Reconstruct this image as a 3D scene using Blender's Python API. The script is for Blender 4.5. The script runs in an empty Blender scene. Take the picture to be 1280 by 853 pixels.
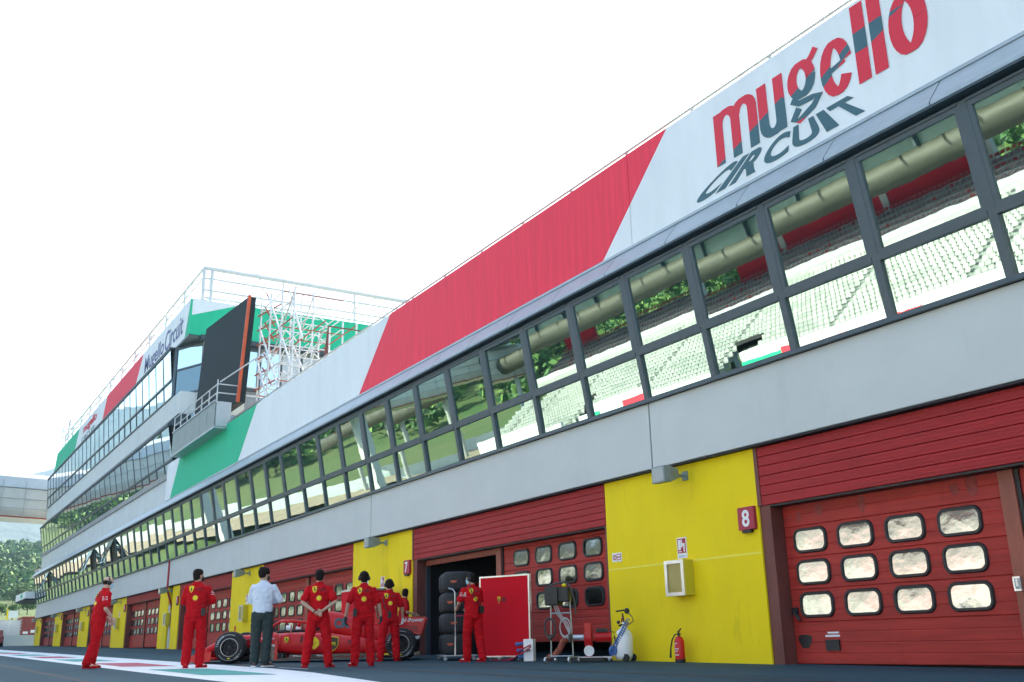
import bpy, bmesh, math, random
from mathutils import Vector, Matrix, noise
from mathutils.bvhtree import BVHTree
random.seed(7)
SCN = bpy.context.scene
COL = SCN.collection
PI = math.pi

# ------------------------------------------------------------------ camera
YAW, PITCH, ROLL, FOC = 1.0196, 0.2947, -0.0225, 1234.7
CAM_Y, CAM_Z = -12.119, 0.4465
cy_, sy_, cp_, sp_ = math.cos(YAW), math.sin(YAW), math.cos(PITCH), math.sin(PITCH)
fwd = Vector((-sy_*cp_, cy_*cp_, sp_)); rgt = Vector((cy_, sy_, 0)); upv = rgt.cross(fwd)
r2 = rgt*math.cos(ROLL) + upv*math.sin(ROLL); u2 = -rgt*math.sin(ROLL) + upv*math.cos(ROLL)
cam_d = bpy.data.cameras.new('camera'); cam = bpy.data.objects.new('camera', cam_d); COL.objects.link(cam)
m_ = Matrix.Identity(4)
for i in range(3):
    m_[i][0] = r2[i]; m_[i][1] = u2[i]; m_[i][2] = -fwd[i]
m_[0][3], m_[1][3], m_[2][3] = 0, CAM_Y, CAM_Z
cam.matrix_world = m_
cam_d.sensor_width = 36; cam_d.lens = FOC/1280*36
cam_d.clip_start = .05; cam_d.clip_end = 20000
SCN.camera = cam

# ------------------------------------------------------------------ world, sun, exposure
SUN_EL, SUN_AZ = math.radians(40), math.radians(-29)      # azimuth from +Y towards +X
W = bpy.data.worlds.new('World'); SCN.world = W; W.use_nodes = True
nt = W.node_tree; bg = nt.nodes['Background']
sky = nt.nodes.new('ShaderNodeTexSky'); sky.sky_type = 'NISHITA'; sky.sun_disc = False
sky.sun_elevation = SUN_EL; sky.sun_rotation = SUN_AZ
sky.air_density = 1.0; sky.dust_density = 3.0; sky.ozone_density = 1.0; sky.altitude = 300
nt.links.new(sky.outputs[0], bg.inputs[0]); bg.inputs[1].default_value = 0.15
sd = Vector((math.sin(SUN_AZ)*math.cos(SUN_EL), math.cos(SUN_AZ)*math.cos(SUN_EL), math.sin(SUN_EL)))
sl = bpy.data.lights.new('sun', 'SUN'); sl.energy = 3.6; sl.angle = math.radians(.53); sl.color = (1, .94, .85)
sun = bpy.data.objects.new('sun', sl); COL.objects.link(sun); sun.rotation_euler = sd.to_track_quat('Z', 'Y').to_euler()
sun.location = sd*200
vs = SCN.view_settings; vs.view_transform = 'Standard'; vs.look = 'None'; vs.exposure = 1.95; vs.gamma = 1
vs.use_white_balance = True; vs.white_balance_temperature = 7600; vs.white_balance_tint = 9
SCN.cycles.max_bounces = 8; SCN.cycles.glossy_bounces = 4; SCN.cycles.diffuse_bounces = 4; SCN.cycles.volume_bounces = 0
SCN.cycles.transparent_max_bounces = 8

# ------------------------------------------------------------------ measured layout
X8 = -12.007; BAY = 13.223; SL = .0103; X0 = -6.926; WSP = 1.889
def gz(x): return SL*(X8 - max(-400, min(60, x)))
ZB, ZS = 3.51, 4.785          # band under / sill
GL0 = (-.15, 4.80); GL1 = (-.60, 7.33)
PY = -.45                     # parapet face
X_END = -108.6; X_START = 8.18
TX0, TX1 = -108.4, -54.3      # raised block

# ------------------------------------------------------------------ helpers
def tag(o, label=None, cat=None, group=None, kind=None):
    if label: o['label'] = label
    if cat: o['category'] = cat
    if group: o['group'] = group
    if kind: o['kind'] = kind
    return o
class MB:
    def __init__(s): s.v = []; s.f = []; s.m = []; s.cur = 0
    def add(s, vs, fs):
        b = len(s.v); s.v += [tuple(v) for v in vs]
        for f in fs: s.f.append(tuple(i+b for i in f)); s.m.append(s.cur)
        return s
    def box(s, x0, x1, y0, y1, z0, z1):
        return s.add([(x0,y0,z0),(x1,y0,z0),(x1,y1,z0),(x0,y1,z0),(x0,y0,z1),(x1,y0,z1),(x1,y1,z1),(x0,y1,z1)],
                     [(0,3,2,1),(4,5,6,7),(0,1,5,4),(1,2,6,5),(2,3,7,6),(3,0,4,7)])
    def prism_x(s, prof, x0, x1):       # closed profile [(y,z)] extruded along X
        n = len(prof); v = [(x0,y,z) for y,z in prof]+[(x1,y,z) for y,z in prof]
        f = [(i,(i+1)%n,n+(i+1)%n,n+i) for i in range(n)]+[tuple(range(n-1,-1,-1)), tuple(range(n,2*n))]
        return s.add(v, f)
    def prism(s, pts, a, b, n):         # polygon of 2D pts in plane (a,b axes fns) generic: pts 3D, extruded by vector n
        k = len(pts); P = [Vector(p) for p in pts]; n = Vector(n)
        return s.add(P+[p+n for p in P], [tuple(range(k-1,-1,-1)), tuple(range(k,2*k))]+[(i,(i+1)%k,k+(i+1)%k,k+i) for i in range(k)])
    def tube(s, p0, p1, r0, r1=None, n=8, cap=True):
        p0, p1 = Vector(p0), Vector(p1); r1 = r0 if r1 is None else r1
        d = (p1-p0)
        if d.length < 1e-6: return s
        q = d.to_track_quat('Z', 'Y'); v = []
        for p, r in ((p0,r0),(p1,r1)):
            for i in range(n):
                a = 2*PI*i/n; v.append(p + q @ Vector((math.cos(a)*r, math.sin(a)*r, 0)))
        f = [(i,(i+1)%n,n+(i+1)%n,n+i) for i in range(n)]
        if cap: f += [tuple(range(n-1,-1,-1)), tuple(range(n,2*n))]
        return s.add(v, f)
    def path(s, pts, r, n=6):
        pts = [Vector(p) for p in pts]; v = []; L = len(pts)
        for k, p in enumerate(pts):
            d = (pts[min(k+1,L-1)]-pts[max(k-1,0)]); q = d.to_track_quat('Z', 'Y'); rr = r[k] if isinstance(r, (list,tuple)) else r
            for i in range(n):
                a = 2*PI*i/n; v.append(p + q @ Vector((math.cos(a)*rr, math.sin(a)*rr, 0)))
        f = []
        for k in range(L-1):
            for i in range(n): f.append((k*n+i, k*n+(i+1)%n, (k+1)*n+(i+1)%n, (k+1)*n+i))
        f += [tuple(range(n-1,-1,-1)), tuple(range((L-1)*n, L*n))]
        return s.add(v, f)
    def loft(s, rings, n=14, mat=None):    # rings: (center, rx, ry[, tilt quaternion]); closed
        v = []
        for R in rings:
            c = Vector(R[0]); q = R[3] if len(R) > 3 and R[3] else None
            for i in range(n):
                a = 2*PI*i/n; p = Vector((math.cos(a)*R[1], math.sin(a)*R[2], 0))
                v.append(c + (q @ p if q else p))
        L = len(rings); f = []
        for k in range(L-1):
            for i in range(n): f.append((k*n+i, k*n+(i+1)%n, (k+1)*n+(i+1)%n, (k+1)*n+i))
        f += [tuple(range(n-1,-1,-1)), tuple(range((L-1)*n, L*n))]
        return s.add(v, f)
    def lathe(s, c, axis, prof, n=24):   # prof: [(h, r)] along axis from c ; open ends unless r=0
        c = Vector(c); q = Vector(axis).normalized().to_track_quat('Z', 'Y'); v = []
        for h, r in prof:
            for i in range(n):
                a = 2*PI*i/n; v.append(c + q @ Vector((math.cos(a)*r, math.sin(a)*r, h)))
        f = []
        for k in range(len(prof)-1):
            for i in range(n): f.append((k*n+i, k*n+(i+1)%n, (k+1)*n+(i+1)%n, (k+1)*n+i))
        return s.add(v, f)
    def ball(s, c, rx, ry, rz, n=10, m=6):
        prof = []
        v = []; c = Vector(c)
        for j in range(m+1):
            t = PI*j/m
            for i in range(n):
                a = 2*PI*i/n; v.append(c+Vector((math.sin(t)*math.cos(a)*rx, math.sin(t)*math.sin(a)*ry, -math.cos(t)*rz)))
        f = []
        for k in range(m):
            for i in range(n): f.append((k*n+i, k*n+(i+1)%n, (k+1)*n+(i+1)%n, (k+1)*n+i))
        return s.add(v, f)
    def mesh(s, name, mats, smooth=False):
        me = bpy.data.meshes.new(name); me.from_pydata(s.v, [], s.f)
        mats = mats if isinstance(mats, (list,tuple)) else [mats]
        for m in mats: me.materials.append(m)
        if len(mats) > 1: me.polygons.foreach_set('material_index', s.m)
        if smooth: me.polygons.foreach_set('use_smooth', [True]*len(me.polygons))
        me.update()
        return me
    def build(s, name, mats, parent=None, smooth=False, bevel=0):
        o = link(name, s.mesh(name, mats, smooth), parent)
        if bevel:
            b = o.modifiers.new('bevel', 'BEVEL'); b.width = bevel; b.segments = 2; b.limit_method = 'ANGLE'
        return o
def link(name, data, parent=None, loc=None):
    o = bpy.data.objects.new(name, data); COL.objects.link(o)
    if parent is not None: o.parent = parent
    if loc is not None: o.location = loc
    return o
def thing(name, label, cat, loc=(0,0,0), rz=0, group=None):
    o = link(name, None, None, loc); o.rotation_euler = (0,0,rz); o.empty_display_size = .1
    return tag(o, label, cat, group)
def copy_tree(o, parent=None):
    c = o.copy(); COL.objects.link(c)
    if parent is not None: c.parent = parent
    for ch in list(o.children): copy_tree(ch, c)
    return c

# ------------------------------------------------------------------ materials
MATS = {}
def mat(name, col, rough=.6, metal=0, var=.0, vscale=3., bump=0., bscale=40., stretch=(1,1,1), spec=.5, coat=0, col2=None, dirt=0):
    m = bpy.data.materials.new(name); m.use_nodes = True; t = m.node_tree; p = t.nodes['Principled BSDF']
    p.inputs['Roughness'].default_value = rough; p.inputs['Metallic'].default_value = metal
    p.inputs['Specular IOR Level'].default_value = spec
    if coat: p.inputs['Coat Weight'].default_value = coat; p.inputs['Coat Roughness'].default_value = .08
    c = (*col, 1); p.inputs['Base Color'].default_value = c
    if var or bump or col2:
        rndv = metal == 1
        tc = t.nodes.new('ShaderNodeTexCoord'); mp = t.nodes.new('ShaderNodeMapping'); mp.inputs['Scale'].default_value = stretch
        t.links.new(tc.outputs['Object'], mp.inputs[0])
        if rndv:
            oi = t.nodes.new('ShaderNodeObjectInfo'); vm_ = t.nodes.new('ShaderNodeVectorMath'); vm_.operation = 'SCALE'; vm_.inputs[0].default_value = (31,17,23)
            t.links.new(oi.outputs['Random'], vm_.inputs['Scale']); t.links.new(vm_.outputs[0], mp.inputs['Location'])
    if var or col2:
        n = t.nodes.new('ShaderNodeTexNoise'); n.inputs['Scale'].default_value = vscale; n.inputs['Detail'].default_value = 6; n.inputs['Roughness'].default_value = .65
        t.links.new(mp.outputs[0], n.inputs['Vector'])
        r = t.nodes.new('ShaderNodeValToRGB'); r.color_ramp.elements[0].position = .32; r.color_ramp.elements[1].position = .68
        a = col2 or tuple(x*(1-var) for x in col); b = col if col2 else tuple(min(1, x*(1+var)) for x in col)
        r.color_ramp.elements[0].color = (*a,1); r.color_ramp.elements[1].color = (*b,1)
        t.links.new(n.outputs['Fac'], r.inputs[0]); t.links.new(r.outputs[0], p.inputs['Base Color'])
        rr = t.nodes.new('ShaderNodeMapRange'); rr.inputs['To Min'].default_value = max(0,rough-.08); rr.inputs['To Max'].default_value = min(1,rough+.1)
        t.links.new(n.outputs['Fac'], rr.inputs['Value']); t.links.new(rr.outputs[0], p.inputs['Roughness'])
    if dirt:
        mp3 = t.nodes.new('ShaderNodeMapping'); mp3.inputs['Scale'].default_value = (1.3, 1, .28); mp3.inputs['Location'].default_value = (3.1, 7.7, 1.3); t.links.new(tc.outputs['Object'], mp3.inputs[0])
        n3 = t.nodes.new('ShaderNodeTexNoise'); n3.inputs['Scale'].default_value = 1.5; n3.inputs['Detail'].default_value = 9; n3.inputs['Roughness'].default_value = .72; t.links.new(mp3.outputs[0], n3.inputs['Vector'])
        r3 = t.nodes.new('ShaderNodeValToRGB'); r3.color_ramp.elements[0].position = .56; r3.color_ramp.elements[1].position = .74; r3.color_ramp.elements[0].color = (1,1,1,1); dd = 1-dirt; r3.color_ramp.elements[1].color = (dd,dd,dd,1)
        t.links.new(n3.outputs['Fac'], r3.inputs[0]); mm = t.nodes.new('ShaderNodeMix'); mm.data_type = 'RGBA'; mm.blend_type = 'MULTIPLY'; mm.inputs[0].default_value = 1
        t.links.new(r.outputs[0], mm.inputs[6]); t.links.new(r3.outputs[0], mm.inputs[7]); t.links.new(mm.outputs[2], p.inputs['Base Color'])
    if bump:
        n2 = t.nodes.new('ShaderNodeTexNoise'); n2.inputs['Scale'].default_value = bscale; n2.inputs['Detail'].default_value = 4
        t.links.new(mp.outputs[0], n2.inputs['Vector'])
        b = t.nodes.new('ShaderNodeBump'); b.inputs['Strength'].default_value = 1; b.inputs['Distance'].default_value = bump
        t.links.new(n2.outputs['Fac'], b.inputs['Height']); t.links.new(b.outputs[0], p.inputs['Normal'])
    MATS[name] = m
    return m
M = {}
def D(k, *a, **kw): M[k] = mat(k, *a, **kw)
D('conc', (.56,.585,.575), .75, var=.04, dirt=.07, vscale=.9, bump=.0008, bscale=60, stretch=(.6,1,1))
D('conc_up', (.62,.66,.66), .75, var=.06, vscale=.7)
D('yellow', (.86,.64,.014), .7, var=.05, dirt=.30, spec=.25, vscale=1.1, bump=.001, bscale=35, stretch=(1,1,.35))
D('yellow_box', (.55,.46,.03), .45, var=.06)
D('door', (.40,.036,.028), .5, dirt=.3, spec=.22, var=.20, vscale=2.2, bump=.0006, bscale=30, stretch=(.35,1,5))
D('lintel', (.38,.022,.025), .5, dirt=.25, spec=.22, var=.14, vscale=1.8, stretch=(.3,1,6))
D('jamb', (.16,.045,.035), .6, var=.2, vscale=3, stretch=(1,1,.4))
D('post', (.30,.075,.045), .55, var=.2, vscale=3, stretch=(2,1,.4))
D('rubber', (.012,.012,.014), .5)
D('frame', (.055,.085,.105), .38, var=.1, vscale=5, spec=.5)
D('frame_in', (.035,.055,.07), .5)
D('coping', (.36,.42,.46), .38, metal=.25, var=.10, vscale=2.5, stretch=(1,2,2))
D('black', (.012,.013,.015), .5)
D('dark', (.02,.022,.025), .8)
D('white', (.78,.80,.81), .55, var=.03, vscale=2)
D('white_panel', (.76,.80,.82), .55, var=.045, vscale=1.2, stretch=(1.2,1,.35))
D('red_panel', (.95,.055,.095), .6, spec=.2, var=.10, vscale=2.6, stretch=(3,1,.22))
D('green_panel', (.0,.50,.28), .6, spec=.2, var=.07, vscale=2, stretch=(2,1,.3))
D('logo_red', (.72,.015,.04), .6, spec=.2, var=.04)
D('logo_teal', (.035,.12,.15), .5, var=.06)
D('logo_blue', (.03,.05,.22), .5)
D('steel', (.42,.46,.48), .45, metal=.7, var=.12, vscale=9)
D('steel_white', (.62,.66,.68), .5, var=.06, vscale=9)
D('alu', (.62,.64,.66), .32, metal=.9, var=.08, vscale=14)
D('orange', (.62,.10,.035), .55, var=.1)
D('rust', (.32,.07,.035), .6, var=.25, vscale=6)
D('screen', (.012,.026,.032), .85, var=.12, vscale=1.3, bump=.001, bscale=25)
D('roof', (.33,.34,.34), .85, var=.1)
D('sign_red', (.40,.012,.04), .45, var=.05)
D('sign_blue', (.05,.22,.55), .45)
D('lamp_body', (.22,.27,.26), .5, var=.15, vscale=8)
D('lamp_glass', (.42,.44,.43), .18, var=.15, vscale=30)
D('wood', (.25,.13,.06), .7, var=.25, vscale=5)
D('clad', (.56,.57,.53), .6, var=.06, vscale=1.2)
D('clad_grey', (.52,.57,.60), .5, var=.05, vscale=1.2)
D('cream', (.66,.62,.50), .55, var=.06, vscale=.8)
D('tread', (.018,.019,.021), .72, var=.25, vscale=18)
D('team_red', (.62,.008,.012), .42, spec=.3, coat=.2, var=.03)
D('board_red', (.62,.006,.018), .7, spec=.15, var=.05, vscale=1.3)
D('cloth_red', (.52,.006,.012), .85, spec=.15, var=.10, vscale=9, bump=.0012, bscale=120)
D('cloth_red2', (.38,.006,.011), .85, spec=.15, var=.12, vscale=9, bump=.0012, bscale=120)
D('shirt_white', (.62,.68,.78), .8, var=.05, vscale=9, bump=.001, bscale=120)
D('trouser_green', (.022,.038,.036), .85, var=.15, vscale=9, bump=.001, bscale=120)
D('skin', (.50,.30,.21), .5, var=.08, vscale=12)
D('skin_pale', (.58,.36,.27), .5, var=.08, vscale=12)
D('hair', (.014,.010,.009), .75, spec=.15, var=.3, vscale=30, bump=.004, bscale=60)
D('shoe_brown', (.10,.055,.045), .6, var=.2)
D('mask_blue', (.32,.62,.75), .7)
D('carbon', (.016,.017,.020), .3, coat=.4, var=.2, vscale=20)
D('emblem_yellow', (.80,.62,.01), .5)
D('shell_red', (.65,.03,.02), .5)
D('brown', (.07,.035,.015), .5)
D('white_gloss', (.78,.80,.82), .25, coat=.3, var=.03)
D('cable', (.05,.05,.055), .5)
D('hose_grey', (.42,.44,.45), .5)
D('blue', (.04,.13,.35), .45)
D('container', (.26,.05,.045), .6, var=.25, vscale=1.2)
D('seat_white', (.27,.30,.285), .45, var=.1, vscale=.4)
D('seat_grey', (.22,.13,.15), .5, var=.3, vscale=1.5)
D('seat_red', (.30,.02,.03), .5, var=.2, vscale=1.5)
D('stand_conc', (.42,.44,.43), .8, var=.12, vscale=.5)
D('wall_red', (.42,.02,.04), .8, spec=.1, var=.08, vscale=.4)
D('leaf', (.04,.12,.03), .75, var=.35, vscale=.7)
D('leaf_light', (.12,.23,.05), .75, var=.3, vscale=.7)
D('bark', (.12,.085,.06), .9, var=.3, vscale=8)
D('wall_grey', (.42,.50,.52), .75, var=.08, vscale=.5)
D('kerb_white', (.75,.77,.77), .6, var=.06)
D('gravel', (.24,.20,.14), .95, var=.2, vscale=.4)
D('paint_white', (.72,.76,.77), .6, var=.08, vscale=2.5, bump=.001, bscale=90)
D('paint_green', (.0,.30,.26), .6, var=.10, vscale=2.5, bump=.001, bscale=90)
D('paint_red', (.42,.04,.08), .6, var=.10, vscale=2.5, bump=.001, bscale=90)
D('canopy', (.055,.058,.045), .6, var=.1, vscale=.5)
D('canopy_glass', (.13,.20,.17), .35, var=.15, vscale=.4)
D('rubber_mark', (.012,.018,.022), .7)
D('stain', (.27,.042,.036), .8, var=.3, vscale=9)
D('umbrella', (.75,.76,.74), .7, var=.05)
D('plastic_wavy', (.74,.77,.75), .16, metal=.85, bump=.006, bscale=5)

def glassmat(name, col, bump, scale, rough=.02):
    m = mat(name, col, rough, metal=1, bump=bump, bscale=scale); return m
M['glass'] = glassmat('glass', (.47,.63,.59), .0013, .55, .012)
M['glass_up'] = glassmat('glass_up', (.60,.76,.82), .0010, .5, .012)
M['glass_dark'] = glassmat('glass_dark', (.16,.24,.27), .002, .9, .05)
M['film'] = glassmat('film', (.38,.41,.40), .008, 3.6, .14)

# asphalt: fine grain, faint patches and joints
m = bpy.data.materials.new('asphalt'); m.use_nodes = True; t = m.node_tree; p = t.nodes['Principled BSDF']
tc = t.nodes.new('ShaderNodeTexCoord')
n1 = t.nodes.new('ShaderNodeTexNoise'); n1.inputs['Scale'].default_value = .35; n1.inputs['Detail'].default_value = 8
n2 = t.nodes.new('ShaderNodeTexNoise'); n2.inputs['Scale'].default_value = 70; n2.inputs['Detail'].default_value = 3
mp = t.nodes.new('ShaderNodeMapping'); mp.inputs['Scale'].default_value = (.25,1.6,1); t.links.new(tc.outputs['Object'], mp.inputs[0]); t.links.new(mp.outputs[0], n1.inputs['Vector'])
t.links.new(tc.outputs['Object'], n2.inputs['Vector'])
mx = t.nodes.new('ShaderNodeMix'); mx.data_type = 'FLOAT'; mx.inputs[0].default_value = .45
t.links.new(n1.outputs['Fac'], mx.inputs[2]); t.links.new(n2.outputs['Fac'], mx.inputs[3])
r = t.nodes.new('ShaderNodeValToRGB'); r.color_ramp.elements[0].position = .35; r.color_ramp.elements[1].position = .66
r.color_ramp.elements[0].color = (.012,.042,.058,1); r.color_ramp.elements[1].color = (.034,.096,.122,1)
t.links.new(mx.outputs[0], r.inputs[0]); t.links.new(r.outputs[0], p.inputs['Base Color'])
p.inputs['Roughness'].default_value = .78; p.inputs['Specular IOR Level'].default_value = .22
b = t.nodes.new('ShaderNodeBump'); b.inputs['Distance'].default_value = .004; t.links.new(n2.outputs['Fac'], b.inputs['Height']); t.links.new(b.outputs[0], p.inputs['Normal'])
M['asphalt'] = m
# grass terrain with dry patches
m = mat('grass', (.030,.085,.014), .95, col2=(.075,.10,.03), vscale=.05, bump=.15, bscale=1.5); M['grass'] = m
m = mat('forest_floor', (.05,.10,.03), .95, var=.3, vscale=.05, bump=1.5, bscale=.2); M['forest'] = m
m = mat('mountain', (.025,.06,.05), .95, col2=(.07,.10,.09), vscale=.004, bump=18, bscale=.012); M['mountain'] = m

# ------------------------------------------------------------------ text as mesh
def text_mesh(txt, size=1., extrude=.01, offset=0., align='CENTER', space=1.0):
    c = bpy.data.curves.new('txt', 'FONT'); c.body = txt; c.size = size; c.extrude = extrude; c.offset = offset
    c.align_x = align; c.align_y = 'CENTER' if align == 'CENTER' else 'BOTTOM_BASELINE'; c.space_character = space; c.resolution_u = 6
    o = bpy.data.objects.new('txt', c); COL.objects.link(o)
    dg = bpy.context.evaluated_depsgraph_get(); me = bpy.data.meshes.new_from_object(o.evaluated_get(dg))
    bpy.data.objects.remove(o); bpy.data.curves.remove(c)
    return me
def fit_text(txt, fn, mats, name='letter', parent=None, offset=.0, extrude=.01):
    """text mesh whose (u,v,w) with u,v in 0..1 over its bounds goes through fn -> point"""
    me = text_mesh(txt, 1., extrude, offset, 'LEFT')
    xs = [v.co.x for v in me.vertices]; ys = [v.co.y for v in me.vertices]
    x0, x1, y0, y1 = min(xs), max(xs), min(ys), max(ys)
    for v in me.vertices: v.co = fn((v.co.x-x0)/(x1-x0), (v.co.y-y0)/(y1-y0), v.co.z)
    me.materials.clear()
    for mm in (mats if isinstance(mats, (list,tuple)) else [mats]): me.materials.append(mm)
    me.name = name
    return link(name, me, parent)
WORLDP = {}
_link0 = link
def link(name, data, parent=None, loc=None):
    o = _link0(name, data, parent, loc)
    if parent is not None and parent.name in WORLDP:
        o.matrix_parent_inverse = Matrix.Translation(-Vector(WORLDP[parent.name]))
    return o
def wthing(name, label, cat, loc, group=None):
    o = thing(name, label, cat, loc, 0, group); WORLDP[o.name] = tuple(loc); return o

# ================================================================== GROUND
def bank(y):
    if y > -55: return 0
    if y > -60: return (-55-y)*.6
    if y > -76: return 3.0+(-60-y)*.05
    if y > -130: return 3.8+(-76-y)*.12
    return min(10.3+(-130-y)*.20, 70)
def gh(x, y):
    h = gz(x)
    if x < -150: h += min(-150-x, 180)*.055*min(1, max(0, (-x-150)/60))
    if x < -390: h += min(-390-x, 420)*.135
    sh = max(0, -150-x)*.42
    if y < -8: h += bank(y-min(sh,70))*min(1,max(0,(-8-y)/30))*(1 if x > -480 else max(.3, 1-(-480-x)/600))
    return h
xs = [-9000,-6000,-4000,-2500,-1600,-1100,-850]+list(range(-700,-200,20))+list(range(-200,80,10))+[80,120,200,400,900,2500,6000]
ys = [-6000,-3000,-1500,-900,-600,-450]+list(range(-400,-130,15))+[-130,-118,-106,-94,-85,-76,-68,-60,-55,-50,-40,-30,-20,-10,0,10,20,40,60,90,130,200,300,450,700,1200,2500,6000]
g = MB(); nx, ny = len(xs), len(ys)
g.v = [(x, y, gh(x, y)-.012) for y in ys for x in xs]
g.f = [(j*nx+i, j*nx+i+1, (j+1)*nx+i+1, (j+1)*nx+i) for j in range(ny-1) for i in range(nx-1)]
g.m = [0]*len(g.f)
o = g.build('ground', M['grass']); tag(o, kind='structure')
def sheet(name, mt, x0, x1, y0, y1, lift, step=20, poly=None):
    a = MB(); n = max(1, int((x1-x0)/step))
    v = []; f = []
    for i in range(n+1):
        x = x0+(x1-x0)*i/n; v += [(x, y0, gz(x)+bank(y0)+lift), (x, y1, gz(x)+bank(y1)+lift)]
    for i in range(n): f.append((2*i, 2*i+2, 2*i+3, 2*i+1))
    a.add(v, f); o = a.build(name, M[mt]); tag(o, kind='structure'); return o
sheet('pit_lane', 'asphalt', -150, 60, -17.5, 14, 0)
sheet('race_track', 'asphalt', -300, 60, -37, -22.5, 0)
sheet('verge', 'grass', -150, 60, -22.5, -18.5, .004)
gt = MB(); v = []; f = []
gn = 34
for i in range(gn+1):
    x = -106-i*8.5; c0 = -75.5+min(max(0,-150-x)*.42,70); c1 = -60+min(max(0,-150-x)*.42,70)
    for q in range(4): yy = c0+(c1-c0)*q/3; v.append((x, yy, gh(x,yy)+.35))
for i in range(gn):
    for q in range(3): f.append((4*i+q, 4*i+q+1, 4*i+5+q, 4*i+4+q))
gt.add(v, f); o = gt.build('gravel_trap', M['gravel']); tag(o, kind='structure')

# painted strip along the pit lane: white band, green and red lozenges
def flat_poly(mb, pts, lift):
    v = [(x, y, gz(x)+lift) for x, y in pts]; mb.add(v, [tuple(range(len(v)))])
st = MB()
for i in range(24):
    a = -18-i*6.3
    flat_poly(st, [(a-6.3,-8.35),(a,-8.35),(a,-6.15),(a-6.3,-6.15)], .004)
flat_poly(st, [(-18,-8.35),(-8,-8.25),(-5,-8.0),(-11.9,-6.88),(-15.5,-6.35),(-18,-6.15)], .004)
o = st.build('painted_strip', M['paint_white']); tag(o, kind='structure')
for i in range(24):
    a = -16.1-i*6.3
    L = MB(); flat_poly(L, [(a-3.8,-7.92),(a,-7.92),(a+.85,-7.02),(a-3.0,-7.02)], .008)
    L.build('lozenge', M['paint_green' if i % 2 == 0 else 'paint_red'], o)
ln = MB()
for a in (-2.2,): 
    for i in range(8): flat_poly(ln, [(-8-i*10-10,a-.05),(-8-i*10-.4,a-.05),(-8-i*10-.4,a),(-8-i*10-10,a)], .004)
# thin scuffed line near the garages is kept as faint wear
w = MB(); flat_poly(w, [(-18.6,-5.9),(-17.2,-5.85),(-17.2,-5.80),(-18.6,-5.85)], .004); o = w.build('worn_paint_mark', M['kerb_white']); tag(o, kind='structure')

tm = 0
for (x0_, y0_, x1_, y1_, cv) in ((-30,-5.0,-6,-3.4,.5),(-30,-6.2,-6,-4.9,.5),(-60,-10.3,-10,-9.7,.2),(-26,-4.6,-9,-7.2,-.6),(-45,-3.6,-15,-2.9,.2)):
    a = MB(); v = []
    for i in range(25):
        t_ = i/24; x = x0_+(x1_-x0_)*t_; y = y0_+(y1_-y0_)*t_+cv*math.sin(PI*t_); w_ = .11*(.4+.6*math.sin(PI*t_)); v += [(x,y-w_,gz(x)+.0022),(x,y+w_,gz(x)+.0022)]
    a.add(v, [(2*i,2*i+2,2*i+3,2*i+1) for i in range(24)]); o = a.build('tyre_mark', M['rubber_mark']); tag(o, kind='structure')
# ================================================================== PIT BUILDING
B = wthing('pit_building', 'long pit garage building with red doors, yellow piers and leaning glazed first floor', 'building', (X8, 0, 0))
def lp(GA, GB, t, out):
    dy, dz = GB[0]-GA[0], GB[1]-GA[1]; L = math.hypot(dy, dz); ny_, nz_ = -dz/L, dy/L
    return GA[0]+dy*t+ny_*out, GA[1]+dz*t+nz_*out
def lbox(mb, x0, x1, t0, t1, o0, o1, GA, GB):
    a, b, c, d = lp(GA,GB,t0,o0), lp(GA,GB,t1,o0), lp(GA,GB,t1,o1), lp(GA,GB,t0,o1)
    return mb.prism_x([a, b, c, d], x0, x1)
def pane_mesh(name, w, t0, t1, GA, GB, mt, out=-.015):
    y0, z0 = lp(GA,GB,t0,out); y1, z1 = lp(GA,GB,t1,out); cy, cz = (y0+y1)/2, (z0+z1)/2
    y0b, z0b = lp(GA,GB,t0,out-.012); y1b, z1b = lp(GA,GB,t1,out-.012)
    a = MB(); a.prism_x([(y0-cy,z0-cz),(y1-cy,z1-cz),(y1b-cy,z1b-cz),(y0b-cy,z0b-cz)][::-1], -w/2, w/2)
    return a.mesh(name, mt), (cy, cz)
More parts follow.
